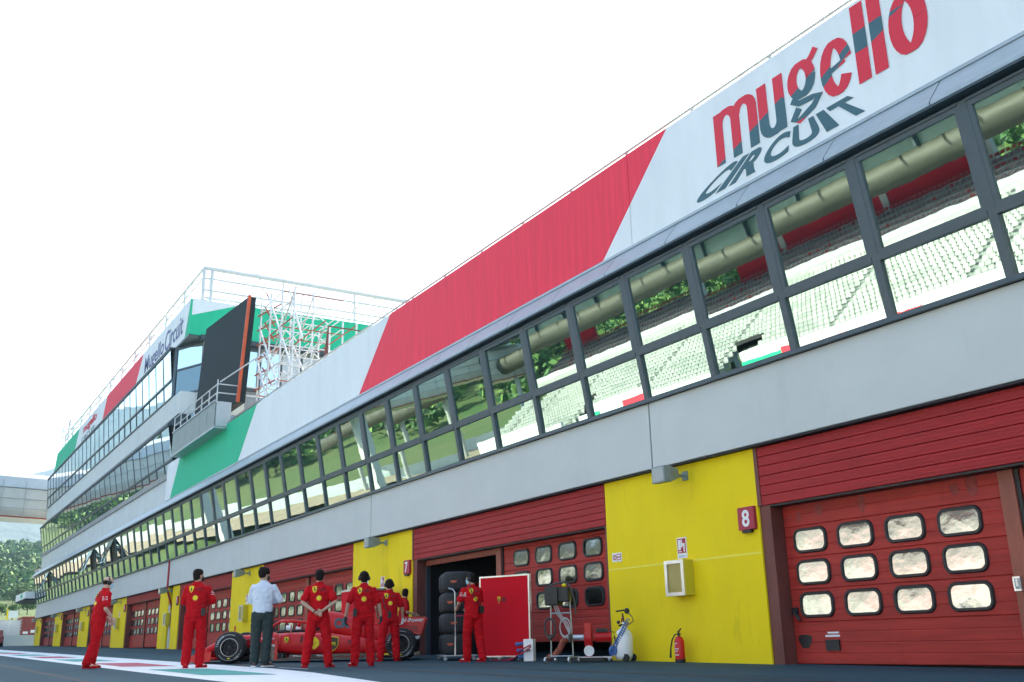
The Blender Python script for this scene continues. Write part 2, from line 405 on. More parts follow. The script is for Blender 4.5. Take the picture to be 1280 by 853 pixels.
def glazing(parent, x_left, n, GA, GB, mt, tm, sash=True, dark_cols=(), open_cols=(), amp=.34, mw=.065, md=.04):
    f = MB()
    lbox(f, -mw, mw, 0, 1, -.06, md, GA, GB)
    if sash:
        e = .115; lbox(f, mw-.0, mw+.07, tm, .985, -.04, .035, GA, GB); lbox(f, WSP-mw-.07, WSP-mw, tm, .985, -.04, .035, GA, GB)
        lbox(f, mw+.07, WSP-mw-.07, tm+.018, tm+.045, -.04, .035, GA, GB); lbox(f, mw+.07, WSP-mw-.07, .955, .985, -.04, .035, GA, GB)
    lbox(f, mw, WSP-mw, tm-.018, tm+.018, -.05, .05, GA, GB)
    lbox(f, mw, WSP-mw, 0, .028, -.05, .055, GA, GB); lbox(f, mw, WSP-mw, .985, 1, -.05, .055, GA, GB)
    fm = f.mesh('window_frame', M['frame'])
    lo, lc = pane_mesh('pane', WSP-2*mw, .02, tm-.01, GA, GB, M[mt])
    hi, hc = pane_mesh('pane', WSP-2*mw-.10, tm+.03, .97, GA, GB, M[mt], .0)
    for k in range(n):
        x = x_left+k*WSP
        fr = link('window_frame', fm, parent, (x, 0, 0))
        a = link('pane', lo, fr, (WSP/2, *lc)); b = link('pane', hi, fr, (WSP/2, *hc))
        for p_ in (a, b):
            p_.rotation_euler = (math.radians(random.uniform(-amp, amp)), 0, math.radians(random.uniform(-amp, amp)))
        if k in open_cols:
            b.location = (WSP/2, hc[0]-.42, hc[1]-.08); b.rotation_euler = (math.radians(-26), 0, 0)
            s2 = MB(); lbox(s2, mw, WSP-mw, tm, .985, -.055, -.045, GA, GB); s2.build('dark_opening', M['black'], fr)
            s3 = MB(); 
            for xx in (-.75, .72): s3.tube((xx,-.03,1.0), (xx,-.03,-.75), .03, n=4)
            s3.tube((-.78,-.03,-.75), (.75,-.03,-.75), .035, n=4); s3.build('open_sash', M['frame'], b)
NL = 54
glazing(B, X0-NL*WSP, NL+8, GL0, GL1, 'glass', .375, open_cols=(5, 17, 21))
# end mullion
e = MB(); lbox(e, -.065, .065, 0, 1, -.06, .06, GL0, GL1); o = link('end_mullion', e.mesh('end_mullion', M['frame']), B, (X0-NL*WSP+(NL+8)*WSP, 0, 0))
# dark backing behind the glass, sill rail
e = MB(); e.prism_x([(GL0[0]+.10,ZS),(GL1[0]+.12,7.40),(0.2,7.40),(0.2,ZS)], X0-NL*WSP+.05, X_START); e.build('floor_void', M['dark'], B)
e = MB(); e.prism_x([(-.17,ZS-.005),(-.24,ZS-.005),(-.24,ZS+.045),(-.17,ZS+.045)], X_END, X_START); e.build('sill_rail', M['frame'], B)
# concrete band panels
joints = [X_START]+[-14.50-13.3*k for k in range(-1, 8) if -14.50-13.3*k < X_START-1]
joints = [j for j in joints if j > X_END+2]+[X_END]
for a, b_ in zip(joints[:-1], joints[1:]):
    c = MB(); c.prism_x([(-.15,ZB),(-.15,ZS-.01),(.3,ZS-.01),(.3,ZB)][::-1], b_+.018, a-.018); c.build('concrete_panel', M['conc'], B, bevel=.012)
c = MB(); c.prism_x([(-.135,ZB-.035),(-.135,ZB-.004),(.3,ZB-.004),(.3,ZB-.035)][::-1], X_END, X_START); c.build('drip_edge', M['dark'], B)
c = MB(); c.prism_x([(-.12,ZB+.02),(-.12,ZS-.03),(.28,ZS-.03),(.28,ZB+.02)][::-1], X_END+.05, X_START-.05); c.build('joint_backing', M['dark'], B)
# coping: sloping sheet-metal panels, lip
LIP = (-.80, 7.39); FOOT = (-.455, 7.87)
cm = MB(); g_ = .012
cm.prism_x([LIP, (LIP[0],LIP[1]+.055), (FOOT[0]-.01,FOOT[1]), (FOOT[0]+.1,FOOT[1]), (FOOT[0]+.1,LIP[1])][::-1], g_, WSP-g_)
cmm = cm.mesh('coping_panel', M['coping'])
for k in range(NL+8): link('coping_panel', cmm, B, (X0-NL*WSP+k*WSP-.35, 0, 0))
c = MB(); c.prism_x([(LIP[0]+.012,LIP[1]-.03),(LIP[0]+.012,LIP[1]+.045),(FOOT[0]+.05,FOOT[1]-.03),(.1,FOOT[1]-.03),(.1,LIP[1]-.03)][::-1], X_END, X_START); c.build('coping_lip', M['frame'], B)
c = MB(); c.prism_x([(PY-.03,FOOT[1]+.004),(PY-.03,FOOT[1]+.06),(PY+.08,FOOT[1]+.06),(PY+.08,FOOT[1]+.004)][::-1], -54.4, X_START); c.build('parapet_flashing', M['coping'], B)

# parapet sheets: flag colours with raking joints, cut at the sheet joints
PZ0, PZ1 = 7.90, 9.95
RK = 2.32
def poly_panel(name, mt, bl, br, tl, tr, z0, z1, y, parent, th=.09):
    p = MB(); p.prism([(bl,y,z0),(br,y,z0),(tr,y,z1),(tl,y,z1)], None, None, (0,th,0)); return p.build(name, M[mt], parent)
g_ = .006
poly_panel('grey_parapet_end', 'white_panel', -54.6, -53.55, -54.6, -51.85, PZ0, 9.9, PY, B)
def clip_x(poly, xc, keep_left):
    out = []
    for i in range(len(poly)):
        a, b2 = poly[i], poly[(i+1) % len(poly)]
        ia = (a[0] <= xc) == keep_left; ib = (b2[0] <= xc) == keep_left
        if ia: out.append(a)
        if ia != ib:
            t_ = (xc-a[0])/(b2[0]-a[0]); out.append((xc, a[1]+(b2[1]-a[1])*t_))
    return out
seams = [-54.0+13.22*k+.0 for k in range(1, 5)]          # -40.8, -27.6, -14.3
seams = [-40.75, -27.55, -14.32, -1.1]
for nm, mt, bl, br, tl, tr in [('green_parapet','green_panel',-53.5,-41.35,-51.8,-39.0),('white_parapet','white_panel',-41.35,-28.3,-39.0,-25.95),
        ('red_parapet','red_panel',-28.3,-15.36,-25.95,-13.05),('white_parapet','white_panel',-15.36,X_START,-13.05,X_START)]:
    rest = [(bl+g_,PZ0),(br-g_,PZ0),(tr-g_,PZ1),(tl+g_,PZ1)]
    for sx in seams:
        L_ = clip_x(rest, sx-.008, True); R_ = clip_x(rest, sx+.008, False)
        if len(L_) >= 3 and len(R_) >= 3 and (max(p[0] for p in L_)-min(p[0] for p in L_)) > .05:
            q = MB(); q.prism([(x,PY,z) for x, z in L_], None, None, (0,.09,0)); q.build(nm, M[mt], B); rest = R_
        elif len(R_) >= 3: rest = R_ if len(L_) < 3 else rest
    q = MB(); q.prism([(x,PY,z) for x, z in rest], None, None, (0,.09,0)); WP = q.build(nm, M[mt], B)
c = MB(); c.box(-53.5, X_START, PY+.095, PY+.16, PZ0, PZ1-.02); c.build('parapet_backing', M['roof'], B)
# rail above the parapet
c = MB(); c.tube((-52,PY+.08,10.07),(X_START,PY+.08,10.07), .030, n=6)
c.build('parapet_rail', M['steel'], B)
rb = MB(); rb.box(-.02,.02,PY+.09,PY+.15,9.9,10.07); rbm = rb.mesh('rail_bracket', M['steel'])
x = -51.
while x < X_START: link('rail_bracket', rbm, B, (x,0,0)); x += 2.03
# lettering: round logo word and its fanned shadow word
wv = bpy.data.materials.new('logo_word'); wv.use_nodes = True; t = wv.node_tree; p = t.nodes['Principled BSDF']
p.inputs['Roughness'].default_value = .5
tc = t.nodes.new('ShaderNodeTexCoord'); sx_ = t.nodes.new('ShaderNodeSeparateXYZ'); t.links.new(tc.outputs['Object'], sx_.inputs[0])
mr = t.nodes.new('ShaderNodeMapRange'); mr.inputs['From Min'].default_value = -11.8; mr.inputs['From Max'].default_value = -7.3; t.links.new(sx_.outputs['X'], mr.inputs['Value'])
fc = t.nodes.new('ShaderNodeFloatCurve'); t.links.new(mr.outputs[0], fc.inputs['Value'])
def setcurve(node, pts):
    cu = node.mapping.curves[0]
    while len(cu.points) > 2: cu.points.remove(cu.points[1])
    cu.points[0].location = pts[0]; cu.points[-1].location = pts[-1]
    for q in pts[1:-1]: cu.points.new(*q)
    for q in cu.points: q.handle_type = 'VECTOR'
    node.mapping.update()
setcurve(fc, [(0,.02),(.22,.33),(.37,.55),(.40,.44),(.54,.68),(.556,.45),(.695,.75),(.702,.82),(.83,.84),(.855,.80),(.92,.80),(.93,0),(1,0)])
fc2 = t.nodes.new('ShaderNodeFloatCurve'); t.links.new(mr.outputs[0], fc2.inputs['Value'])
setcurve(fc2, [(0,-.0),(.30,.0),(.545,.0),(.556,.27),(.695,.62),(.70,.51),(.77,.51),(.83,.60),(.855,.72),(.92,.79),(.93,1),(1,1)])
zz = t.nodes.new('ShaderNodeMapRange'); zz.inputs['From Min'].default_value = 8.5; zz.inputs['From Max'].default_value = 9.6; zz.clamp = False; t.links.new(sx_.outputs['Z'], zz.inputs['Value'])
l1 = t.nodes.new('ShaderNodeMath'); l1.operation = 'LESS_THAN'; t.links.new(zz.outputs[0], l1.inputs[0]); t.links.new(fc.outputs[0], l1.inputs[1])
l2 = t.nodes.new('ShaderNodeMath'); l2.operation = 'GREATER_THAN'; t.links.new(zz.outputs[0], l2.inputs[0]); t.links.new(fc2.outputs[0], l2.inputs[1])
l3 = t.nodes.new('ShaderNodeMath'); l3.operation = 'MULTIPLY'; t.links.new(l1.outputs[0], l3.inputs[0]); t.links.new(l2.outputs[0], l3.inputs[1])
mix = t.nodes.new('ShaderNodeMix'); mix.data_type = 'RGBA'; t.links.new(l3.outputs[0], mix.inputs[0])
mix.inputs[6].default_value = (.74,.015,.04,1); mix.inputs[7].default_value = (.035,.12,.15,1); t.links.new(mix.outputs[2], p.inputs['Base Color'])
def at(x0, x1, z0, z1, y=PY-.004): return lambda u, v, w_: (x0+(x1-x0)*u, y-w_*.6, z0+(z1-z0)*v)
# word letters drawn as condensed heavy strokes
def stroke_letter(polys, x0, x1, z0, z1):
    a = MB()
    for P_ in polys:
        a.prism([(x0+(x1-x0)*u, PY-.010, z0+(z1-z0)*v) for u, v in P_], None, None, (0,.008,0))
    return a
def ribbon(pts, hw):       # centre line pts (u,v), half widths (list) -> quads
    out = []; n = len(pts); L_, R_ = [], []
    for i, (u, v) in enumerate(pts):
        a = pts[max(0,i-1)]; b2 = pts[min(n-1,i+1)]; du, dv = b2[0]-a[0], b2[1]-a[1]; l = math.hypot(du, dv) or 1
        h = hw[i] if isinstance(hw, list) else hw
        L_.append((u-dv/l*h, v+du/l*h)); R_.append((u+dv/l*h, v-du/l*h))
    for i in range(n-1): out.append([R_[i], R_[i+1], L_[i+1], L_[i]])
    return out
def arc(cx, cy, rx, ry, a0, a1, n=10): return [(cx+rx*math.cos(math.radians(a0+(a1-a0)*i/n)), cy+ry*math.sin(math.radians(a0+(a1-a0)*i/n))) for i in range(n+1)]
def letter(name, strokes, mt=wv):
    a = MB()
    for pts, hw in strokes:
        n = len(pts); L_, R_ = [], []
        for i, (u, v) in enumerate(pts):
            A_ = pts[max(0,i-1)]; B_ = pts[min(n-1,i+1)]; du, dv = B_[0]-A_[0], B_[1]-A_[1]; l = math.hypot(du, dv) or 1
            h = hw[i] if isinstance(hw, list) else hw
            # heavier on verticals, lighter on horizontals, as in a condensed face
            hh = h*(.62+.38*abs(dv)/l)
            L_.append((u-dv/l*hh, v+du/l*hh)); R_.append((u+dv/l*hh, v-du/l*hh))
        vs_ = []
        global _ly; _ly += .0004
        for (u, v), (u2, v2) in zip(L_, R_): vs_ += [(u, PY-_ly, v), (u2, PY-_ly, v2)]
        a.add(vs_, [(2*i, 2*i+1, 2*i+3, 2*i+2) for i in range(n-1)])
    m2 = a.mesh(name, mt); o = link('letter', m2, WP)
    s_ = o.modifiers.new('solid', 'SOLIDIFY'); s_.thickness = .004; s_.offset = 0
    return o
_ly = .006
zb_, zt_ = 8.52, 9.54
letter('letter_m', [([(-11.665,zt_),(-11.665,zb_)], .108), (arc(-11.45,9.28,.21,.21,180,0)+[(-11.24,zb_)], .108), (arc(-11.02,9.30,.20,.20,180,0)+[(-10.82,zb_)], .108)])
letter('letter_u', [([(-10.57,zt_)]+arc(-10.38,8.76,.19,.19,180,360)[0:]+[(-10.19,zt_)], .108), ([(-10.19,zt_),(-10.19,zb_)], .108)])
letter('letter_g', [(arc(-9.69,9.20,.20,.27,0,360,20), .10), ([(-9.55,9.40),(-9.42,9.50),(-9.33,9.60)], .07), ([(-9.80,8.98),(-9.90,8.88),(-9.78,8.80),(-9.50,8.78),(-9.36,8.76),(-9.5,8.62),(-9.82,8.50),(-9.93,8.56),(-9.80,8.72)], .075)])
letter('letter_e', [([(-9.18,9.00),(-8.80,9.08)], .06), (arc(-8.98,9.04,.21,.42,8,330,20), .105)])
letter('letter_l', [([(-8.475,10.0-.12),(-8.475,zb_)], .118)])
letter('letter_l2', [([(-8.165,10.0-.12),(-8.165,zb_)], .118)])
letter('letter_o', [(arc(-7.63,9.06,.215,.44,0,360,24), .115)])
# fanned lower word
def fan(u, v, w_):
    xb = -12.62+4.30*u; xt = -11.62+2.78*u; return (xb+(xt-xb)*v, PY-.006-w_*.3, 8.05+.40*v)
lets = 'CIRCUIT'; wid = [1,.38,1,1,1,.38,1]; gap = .13; tot = sum(wid)+gap*6; acc = 0
for ch, wd in zip(lets, wid):
    u0, u1 = acc/tot, (acc+wd)/tot; acc += wd+gap
    fit_text(ch, (lambda a, b2: (lambda u, v, w_: fan(a+(b2-a)*u, v, w_)))(u0, u1), M['logo_teal'], 'letter', WP, offset=.035, extrude=.01)

# roof and rear volume (keeps the sun behind the building)
c = MB(); c.box(X_END+.1, X_START, -.25, 15, 9.3, 9.6); c.build('roof_slab', M['roof'], B)
c = MB(); c.box(X_END+.1, X_START, .32, 15, ZB+.1, 3.9); c.build('floor_slab', M['dark'], B)
c = MB(); c.box(X_END+.1, X_START, 14.7, 15, -1, 9.3); c.build('rear_wall', M['conc'], B)
c = MB(); c.box(X_END, X_END+.25, .0, 15, gz(X_END)-1, 7.85); c.build('end_wall', M['conc'], B)
c = MB(); c.box(X_START-.2, X_START, .35, 15, -1, 9.3); c.build('end_wall', M['conc'], B)
c = MB(); c.box(X_END+.3, X_START-.25, .29, .33, 3.46, ZB+.12); c.build('soffit_strip', M['dark'], B)

# piers, lintels, garage doors -------------------------------------------------
DH = 2.5
def rrect(cx, cz, w_, h_, r_, n=4):
    pts = []
    for sx, sz, a0 in ((1,1,0),(-1,1,90),(-1,-1,180),(1,-1,270)):
        for i in range(n+1):
            a = math.radians(a0+90*i/n); pts.append((cx+sx*(w_/2-r_)+r_*math.cos(a), cz+sz*(h_/2-r_)+r_*math.sin(a)))
    return pts
def seal_mesh(w_=.70, h_=.40):
    a = MB(); O_ = rrect(0,0,w_,h_,.13); I_ = rrect(0,0,w_-.10,h_-.10,.09); n = len(O_)
    v = [(x,0,z) for x,z in O_]+[(x,-.03,z) for x,z in rrect(0,0,w_-.03,h_-.03,.12)]+[(x,-.03,z) for x,z in I_]+[(x,-.004,z) for x,z in I_]
    f = []
    for k in range(3):
        for i in range(n): f.append((k*n+i, (k+1)*n+i, (k+1)*n+(i+1)%n, k*n+(i+1)%n))
    a.add(v, f); return a.mesh('window_seal', M['rubber'])
SEAL = seal_mesh()
a = MB(); P_ = rrect(0,0,.61,.31,.095); 
a.add([(x,-.010,z) for x,z in P_]+[(0,-.013,0)], [(i,(i+1)%len(P_),len(P_)) for i in range(len(P_))]); PANE = a.mesh('pane', M['film'])
def panel_prof(z0, z1):
    # ribbed cross section, y towards the lane is negative
    pr = []; n = max(1, round((z1-z0)/.165)); h = (z1-z0)/n
    for i in range(n):
        a = z0+i*h; g0 = .006 if i else .012
        pr += [(g0, a+.001), (0, a+.012), (0, a+h-.012), (.006 if i < n-1 else .012, a+h-.001)]
    return pr+[(.05, z1-.001), (.05, z0+.001)]
def leaf(parent, xl, w_, z0, h_, detail=2, raise_=0, y=.30, cols=4, sp=.917):
    d = MB(); d.box(xl-.02, xl+w_+.02, y+.052, y+.07, z0+raise_, z0+h_+.02); ld = d.build('garage_door', M['rubber'], parent)
    zz_ = [0,.63,1.13,1.63,2.13,h_-raise_*.0]
    for a_, b_ in zip(zz_[:-1], zz_[1:]):
        if a_+raise_ >= h_: continue
        b2 = min(b_+raise_, h_+.12)
        pr = [(yy+y, zz0+z0) for yy, zz0 in panel_prof(a_+raise_, b2)]
        p_ = MB(); p_.prism_x(pr[::-1], xl, xl+w_); p_.build('door_panel', M['door'], ld)
    sp = min(sp, (w_-.3)/4)
    smb, pmb = MB(), MB()
    for c_ in range(cols):
        for r_ in range(3):
            cx = xl+w_/2-(.07 if sp < .93 else 0)+(c_-1.5)*sp; cz = z0+raise_+.89+.5*r_
            if detail == 2:
                s_ = link('window_seal', SEAL, ld, (cx, y-.001, cz)); q = link('pane', PANE, ld, (cx, y-.002, cz))
                q.rotation_euler = (math.radians(random.uniform(-2,1.5)), random.choice((0,PI)), math.radians(random.uniform(-2,2)))
                if abs(q.rotation_euler[1]) > 1: q.rotation_euler[0] *= -1
            else:
                for mb_, me in ((smb, SEAL), (pmb, PANE)):
                    mb_.add([(v.co.x+cx, v.co.y+y-.002, v.co.z+cz) for v in me.vertices], [tuple(p__.vertices) for p__ in me.polygons])
    if detail < 2:
        tag(smb.build('window_seals', M['rubber'], ld), kind='stuff'); tag(pmb.build('panes', M['film'], ld), kind='stuff')
    # handle and lock box
    hb = MB(); hb.box(xl+.03, xl+.13, y-.05, y, z0+.75, z0+.86); hb.tube((xl+.08,y-.06,z0+.80),(xl+.22,y-.09,z0+.66), .025, n=6); hb.build('handle', M['black'], ld)
    if raise_: pass
    return ld
def pier(j):
    x1 = X8-BAY*j; x0 = x1-4.23; zg0 = gz(x0)-.3
    if j == 3:
        for a_, b_ in ((x0, x0+1.9), (x0+2.75, x1)):
            p_ = MB(); p_.box(a_, b_, 0, .5, zg0, ZB-.036); p_.build('yellow_pier', M['yellow'], B)
        p_ = MB(); p_.box(x0+1.9, x0+2.75, .25, .5, zg0, ZB-.036); p_.build('pier_recess', M['jamb'], B)
        p_ = MB(); p_.tube((x0+2.15,.12,zg0+.3),(x0+2.15,.12,2.2), .09, n=10); p_.build('downpipe', M['clad_grey'], B)
        p_ = MB(); p_.tube((x0+2.3,-.19,ZB-.2),(x0+2.3,-.19,ZS+.0), .05, n=8); p_.tube((x0+2.3,-.19,ZB-.2),(x0+2.3,.2,2.2), .05, n=8); p_.build('downpipe', M['sign_red'], B)
    else:
        p_ = MB(); p_.box(x0, x1, 0, .5, zg0, ZB-.036); p_.build('yellow_pier', M['yellow'], B)
for j in range(8): pier(j)
p_ = MB(); p_.box(X8-4.22,X8-.01,-.003,.01,1.74,1.765); p_.build('paint_line', mat('paint_line', (.85,.74,.10), .6), B)
p_ = MB(); p_.box(X_END+.26, X8-BAY*7-4.23-2.9, .3, .5, 0, ZB-.04)
for j in range(-1, 8):
    xr = X8-BAY*(j+1)+BAY*0; xL = X8-BAY*(j+1) if j >= 0 else X8     # left edge of opening = right edge of next pier
    xL = X8-BAY*(j+1); xR = X8-BAY*j-4.23
    if j == -1: xL, xR = X8, X8+8.99
    if xL < X_END+.3: xL = X_END+.3
    z0 = max(0, .136*(j+1)) if j >= 0 else 0.0
    zt = DH+z0
    det = 2 if j <= 3 else 1
    # jambs
    for a_, b_ in ((xL+.005, xL+.24), (xR-.10, xR-.005)):
        c = MB(); c.box(a_, b_, .03, .45, z0-.4, zt+.02); c.build('door_jamb', M['jamb'], B)
    # lintel: roller shutter slats
    n = 6; h = (ZB-.04-zt)/n
    for k in range(n):
        a_ = zt+k*h; pr = [(.014,a_+.002),(.0,a_+.010),(-.001,a_+h*.33),(.003,a_+h*.34),(-.001,a_+h*.35),(-.001,a_+h*.66),(.003,a_+h*.67),(-.001,a_+h*.68),(.0,a_+h-.010),(.014,a_+h-.002),(.2,a_+h-.002),(.2,a_+.002)]
        if h > .02: c = MB(); c.prism_x(pr[::-1], xL+.09, xR-.02); c.build('shutter_slat', M['lintel'], B)
    c = MB(); c.box(xL+.24, xR-.1, .03, .28, zt-.03, zt-.001); c.build('shutter_base', M['black'], B)
    c = MB(); c.box(xL+.004, xL+.085, -.012, .3, z0-.4 if False else zt, ZB-.04); c.build('shutter_guide', M['jamb'], B)
    lw = min(3.9, (xR-xL-.24-.10-.30)/2); lw2 = xR-.1-(xL+.24+lw+.30)
    if lw > 2:
        px_ = xL+.24+lw
        c = MB(); c.box(px_+.02, px_+.24, .24, .42, z0-.3, zt+.0); c.build('door_post', M['post'], B)
        c = MB(); c.box(px_+.24, px_+.30, .27, .42, z0-.3, zt); c.build('post_seal', M['rubber'], B)
        if j == 0:
            # left leaf is rolled up: header strip, black opening, right leaf raised
            c = MB(); c.prism_x([(yy+.3, zz0) for yy, zz0 in panel_prof(2.33+.136, zt+.1)][::-1], xL+.24, px_); c.build('raised_door_edge', M['post'], B)
            c = MB(); c.box(xL+.24, xL+.32, .29, .4, z0-.2, 2.45); c.build('door_track', M['frame_in'], B)
            leaf(B, px_+.30, lw2, z0, zt-z0, det, raise_=.27, sp=.947)
        else:
            leaf(B, xL+.25, lw-.01, z0, zt-z0, det); leaf(B, px_+.30, lw2, z0, zt-z0, det, sp=.947)
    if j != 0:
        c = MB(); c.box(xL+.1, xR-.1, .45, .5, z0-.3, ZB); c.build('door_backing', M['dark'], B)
# open bay interior
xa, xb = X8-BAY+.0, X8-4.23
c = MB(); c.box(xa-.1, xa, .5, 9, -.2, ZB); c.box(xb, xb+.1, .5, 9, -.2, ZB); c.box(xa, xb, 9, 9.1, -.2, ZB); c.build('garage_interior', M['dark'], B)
c = MB(); c.box(xa+.8, xa+1.05, 1.6, 2.4, .1, 2.0); c.build('red_locker', M['cloth_red2'], B)
c = MB(); c.tube((xa+3.0,2.2,2.75),(xb-5,2.9,2.8), .04, n=6); c.build('ceiling_pipe', M['emblem_yellow'], B)
# stains, plug and label plate on the nearest door
c = MB(); P_ = [(math.cos(a)*.13*(1+.25*math.sin(3*a)), math.sin(a)*.13*(1+.2*math.cos(2*a))) for a in [i*PI/6 for i in range(12)]]
c.prism([(x-11.55,.296,z+.34) for x,z in P_], None, None, (0,.01,0)); c.build('inspection_cover', M['rubber'], B)
for (sx_, sz_, rx_, rz_) in ((-11.42,2.27,.05,.09),(-11.0,2.33,.09,.10),(-10.15,2.34,.07,.15),(-8.28,2.36,.09,.17),(-8.55,2.33,.07,.09),(-11.62,2.30,.03,.04)):
    c = MB(); P_ = [(math.cos(a)*rx_*(1+.3*noise.noise(Vector((a*2,sx_,1)))), math.sin(a)*rz_*(1+.35*noise.noise(Vector((a*2,sz_,5))))) for a in [i*PI/9 for i in range(18)]]
    c.prism([(x+sx_,.2985,z+sz_) for x,z in P_], None, None, (0,.012,0)); c.build('stain', M['stain'], B)
c = MB(); c.box(-11.12,-10.86,.27,.30,.20,.36); c.build('latch_plate', M['black'], B)
c = MB(); c.box(-11.13,-10.85,.292,.30,.40,.43); c.box(-11.08,-10.86,.292,.30,.45,.475); c.build('instruction_label', M['white'], B)
c = MB(); c.box(-7.84,-7.74,.20,.24,.92,1.10); c.tube((-7.79,.15,.96),(-7.79,.15,1.08),.02,n=6); c.tube((-7.79,.15,.96),(-7.79,.22,.96),.015,n=6); c.build('post_handle', M['alu'], B)

# ------------------------------------------------------------------ things on the piers
def number_sign(j, no):
    x = X8-BAY*j-.24; z = 2.32+.136*j
    s_ = thing('number_sign', f'red square garage sign with white number {no} on yellow pier', 'sign', (x, -.0, z), 0, 'garage number signs')
    a = MB(); a.box(-.19,.19,-.07,-.0,-.18,.20); a.build('plate', M['sign_red'], s_, bevel=.01)
    a = MB(); a.box(-.1,.1,-.08,-.01,-.23,-.181); a.build('lamp', M['black'], s_)
    fit_text(str(no), lambda u, v, w_: (-.085+.17*u if no != 1 else -.05+.10*u, -.072-w_*.3, -.13+.28*v), M['white'], 'digit', s_, offset=.02)
for j in range(8): number_sign(j, 8-j)
rel = ['beside the nearest grey panel joint, above the box sign', 'above the people by the racing car', 'above the man in the white shirt', 'over the pier with the grey downpipe', 'above the side-on man at far left', 'on the third yellow pier from the far end', 'on the second yellow pier from the far end', 'on the farthest yellow pier']
def flood(j):
    x = X8-BAY*j-1.72; z = 3.27
    s_ = thing('floodlight', f'grey boxy floodlight {rel[j]}', 'floodlight', (x, 0, z), 0, 'floodlights on the yellow piers')
    a = MB(); 
    f_ = [(-.24,-.62,-.16),(.12,-.62,-.16),(.12,-.62,.14),(-.24,-.62,.14)]; b_ = [(-.17,-.22,-.06),(.05,-.22,-.06),(.05,-.22,.10),(-.17,-.22,.10)]
    m1 = [(-.24,-.46,-.15),(.12,-.46,-.15),(.12,-.46,.14),(-.24,-.46,.14)]
    v = f_+m1+b_; q = []
    for k in (0,4):
        for i in range(4): q.append((k+i, k+4+i, k+4+(i+1)%4, k+(i+1)%4))
    q += [(0,1,2,3),(11,10,9,8)]
    a.add(v, q); a.build('housing', M['lamp_body'], s_, bevel=.01)
    a = MB(); a.box(-.21,.09,-.626,-.621,-.13,.11); a.build('lens', M['lamp_glass'], s_)
    a = MB(); a.tube((-.06,-.24,.0),(-.02,0,.0),.03,n=6); a.tube((-.06,-.24,.0),(-.06,-.36,-.12),.02,n=6); a.box(-.09,.05,-.03,0,-.08,.08); a.build('bracket', M['lamp_body'], s_)
for j in range(8): flood(j)
sidek = ['beside the red extinguisher', 'behind the people', 'left of the man in the white shirt', 'with the downpipe under it', 'behind the side-on man at far left', 'on the third pier from the far end', 'on the second pier from the far end', 'on the last pier']
def hydrant(j):
    x = X8-BAY*j-1.93; z = 1.46+.136*j
    s_ = thing('hydrant_box', f'yellow wall cabinet with pale framed glass door, {sidek[j]}', 'cabinet', (x, 0, z), 0, 'fire cabinets on the yellow piers')
    a = MB(); a.box(-.30,.22,-.20,0,-.31,.31); a.build('case', M['yellow_box'], s_, bevel=.008)
    a = MB()
    for q in ((-.30,.22,-.24,-.203,.25,.31),(-.30,.22,-.24,-.203,-.31,-.25),(-.30,-.23,-.24,-.203,-.25,.25),(.15,.22,-.24,-.203,-.25,.25)): a.box(*q)
    a.build('door_frame', M['alu'], s_)
    a = MB(); a.box(-.23,.15,-.215,-.206,-.25,.25); a.build('door_glass', M['brown'] if False else mat('cabinet_glass', (.30,.24,.05), .2), s_)
hydrant_list = range(8)
for j in hydrant_list:
    if j != 1: hydrant(j)
def notice(j, full=True):
    x = X8-BAY*j-2.0; z = 2.02+.136*j
    if j == 0:
        s_ = thing('fire_notice', 'red and white fire hose notice above the yellow cabinet', 'sign', (x+.03, 0, z))
    else: s_ = thing('notice', ['', 'small red and white notice behind the three mechanics', 'narrow white notice beside the man in white', 'blue and white notice on the split pier', 'pale notice on the pier numbered 4', '', '', ''][j], 'sign', (x+.03, 0, z), 0, 'wall notices')
    a = MB(); a.box(-.13,.13,-.012,0,-.21,.16); a.build('backing', M['white'], s_)
    a = MB(); a.box(-.11,.11,-.017,-.0125,-.12,.14); a.build('red_field', M['sign_red' if j != 3 else 'sign_blue'], s_)
    a = MB()
    a.box(-.085,-.02,-.021,-.018,-.06,.12); a.box(-.01,.02,-.021,-.018,-.02,.12); a.box(.03,.085,-.021,-.018,.0,.055); a.box(.055,.085,-.021,-.018,-.10,.0); a.box(-.085,.0,-.0215,-.0185,-.10,-.085)
    a.box(-.07,-.035,-.0225,-.0215,.03,.08)
    a.build('pictogram', M['white'], s_)
    a = MB(); a.box(-.10,.10,-.015,-.0122,-.175,-.165); a.box(-.10,.06,-.015,-.0122,-.195,-.187); a.build('print', M['sign_blue'], s_)
for j in (0,1,2,3,4): notice(j)
s_ = thing('no_smoking_notice', 'small white landscape notice with red circle and lines on yellow pier', 'sign', (X8-4.05, 0, 1.98))
a = MB(); a.box(-.02,.28,-.012,0,-.085,.085); a.build('backing', M['white'], s_)
a = MB(); a.lathe((.06,-.0125,0),(0,-1,0),[(0,.055),(.003,.055),(.003,.038),(0,.038)],16); a.box(.13,.26,-.016,-.0125,-.06,-.045); a.box(.13,.26,-.016,-.0125,.045,.06); a.box(.13,.26,-.016,-.0125,-.01,.012); a.box(.128,.138,-.0165,-.013,-.06,.06); a.box(.252,.262,-.0165,-.013,-.06,.06); a.box(.055,.065,-.0165,-.013,-.05,.05); a.build('print', M['sign_red'], s_)
s_ = thing('safety_poster', 'white poster with blue figures on the pier between the mechanics', 'sign', (X8-BAY-3.2, 0, 2.15))
a = MB(); a.box(-.20,.20,-.012,0,-.30,.22); a.build('backing', M['white'], s_)
a = MB(); a.lathe((0,-.0125,.08),(0,-1,0),[(0,.12),(.004,.12),(.004,0)],16); a.lathe((0,-.0125,-.13),(0,-1,0),[(0,.11),(.004,.11),(.004,0)],16); a.build('print', M['sign_blue'], s_)
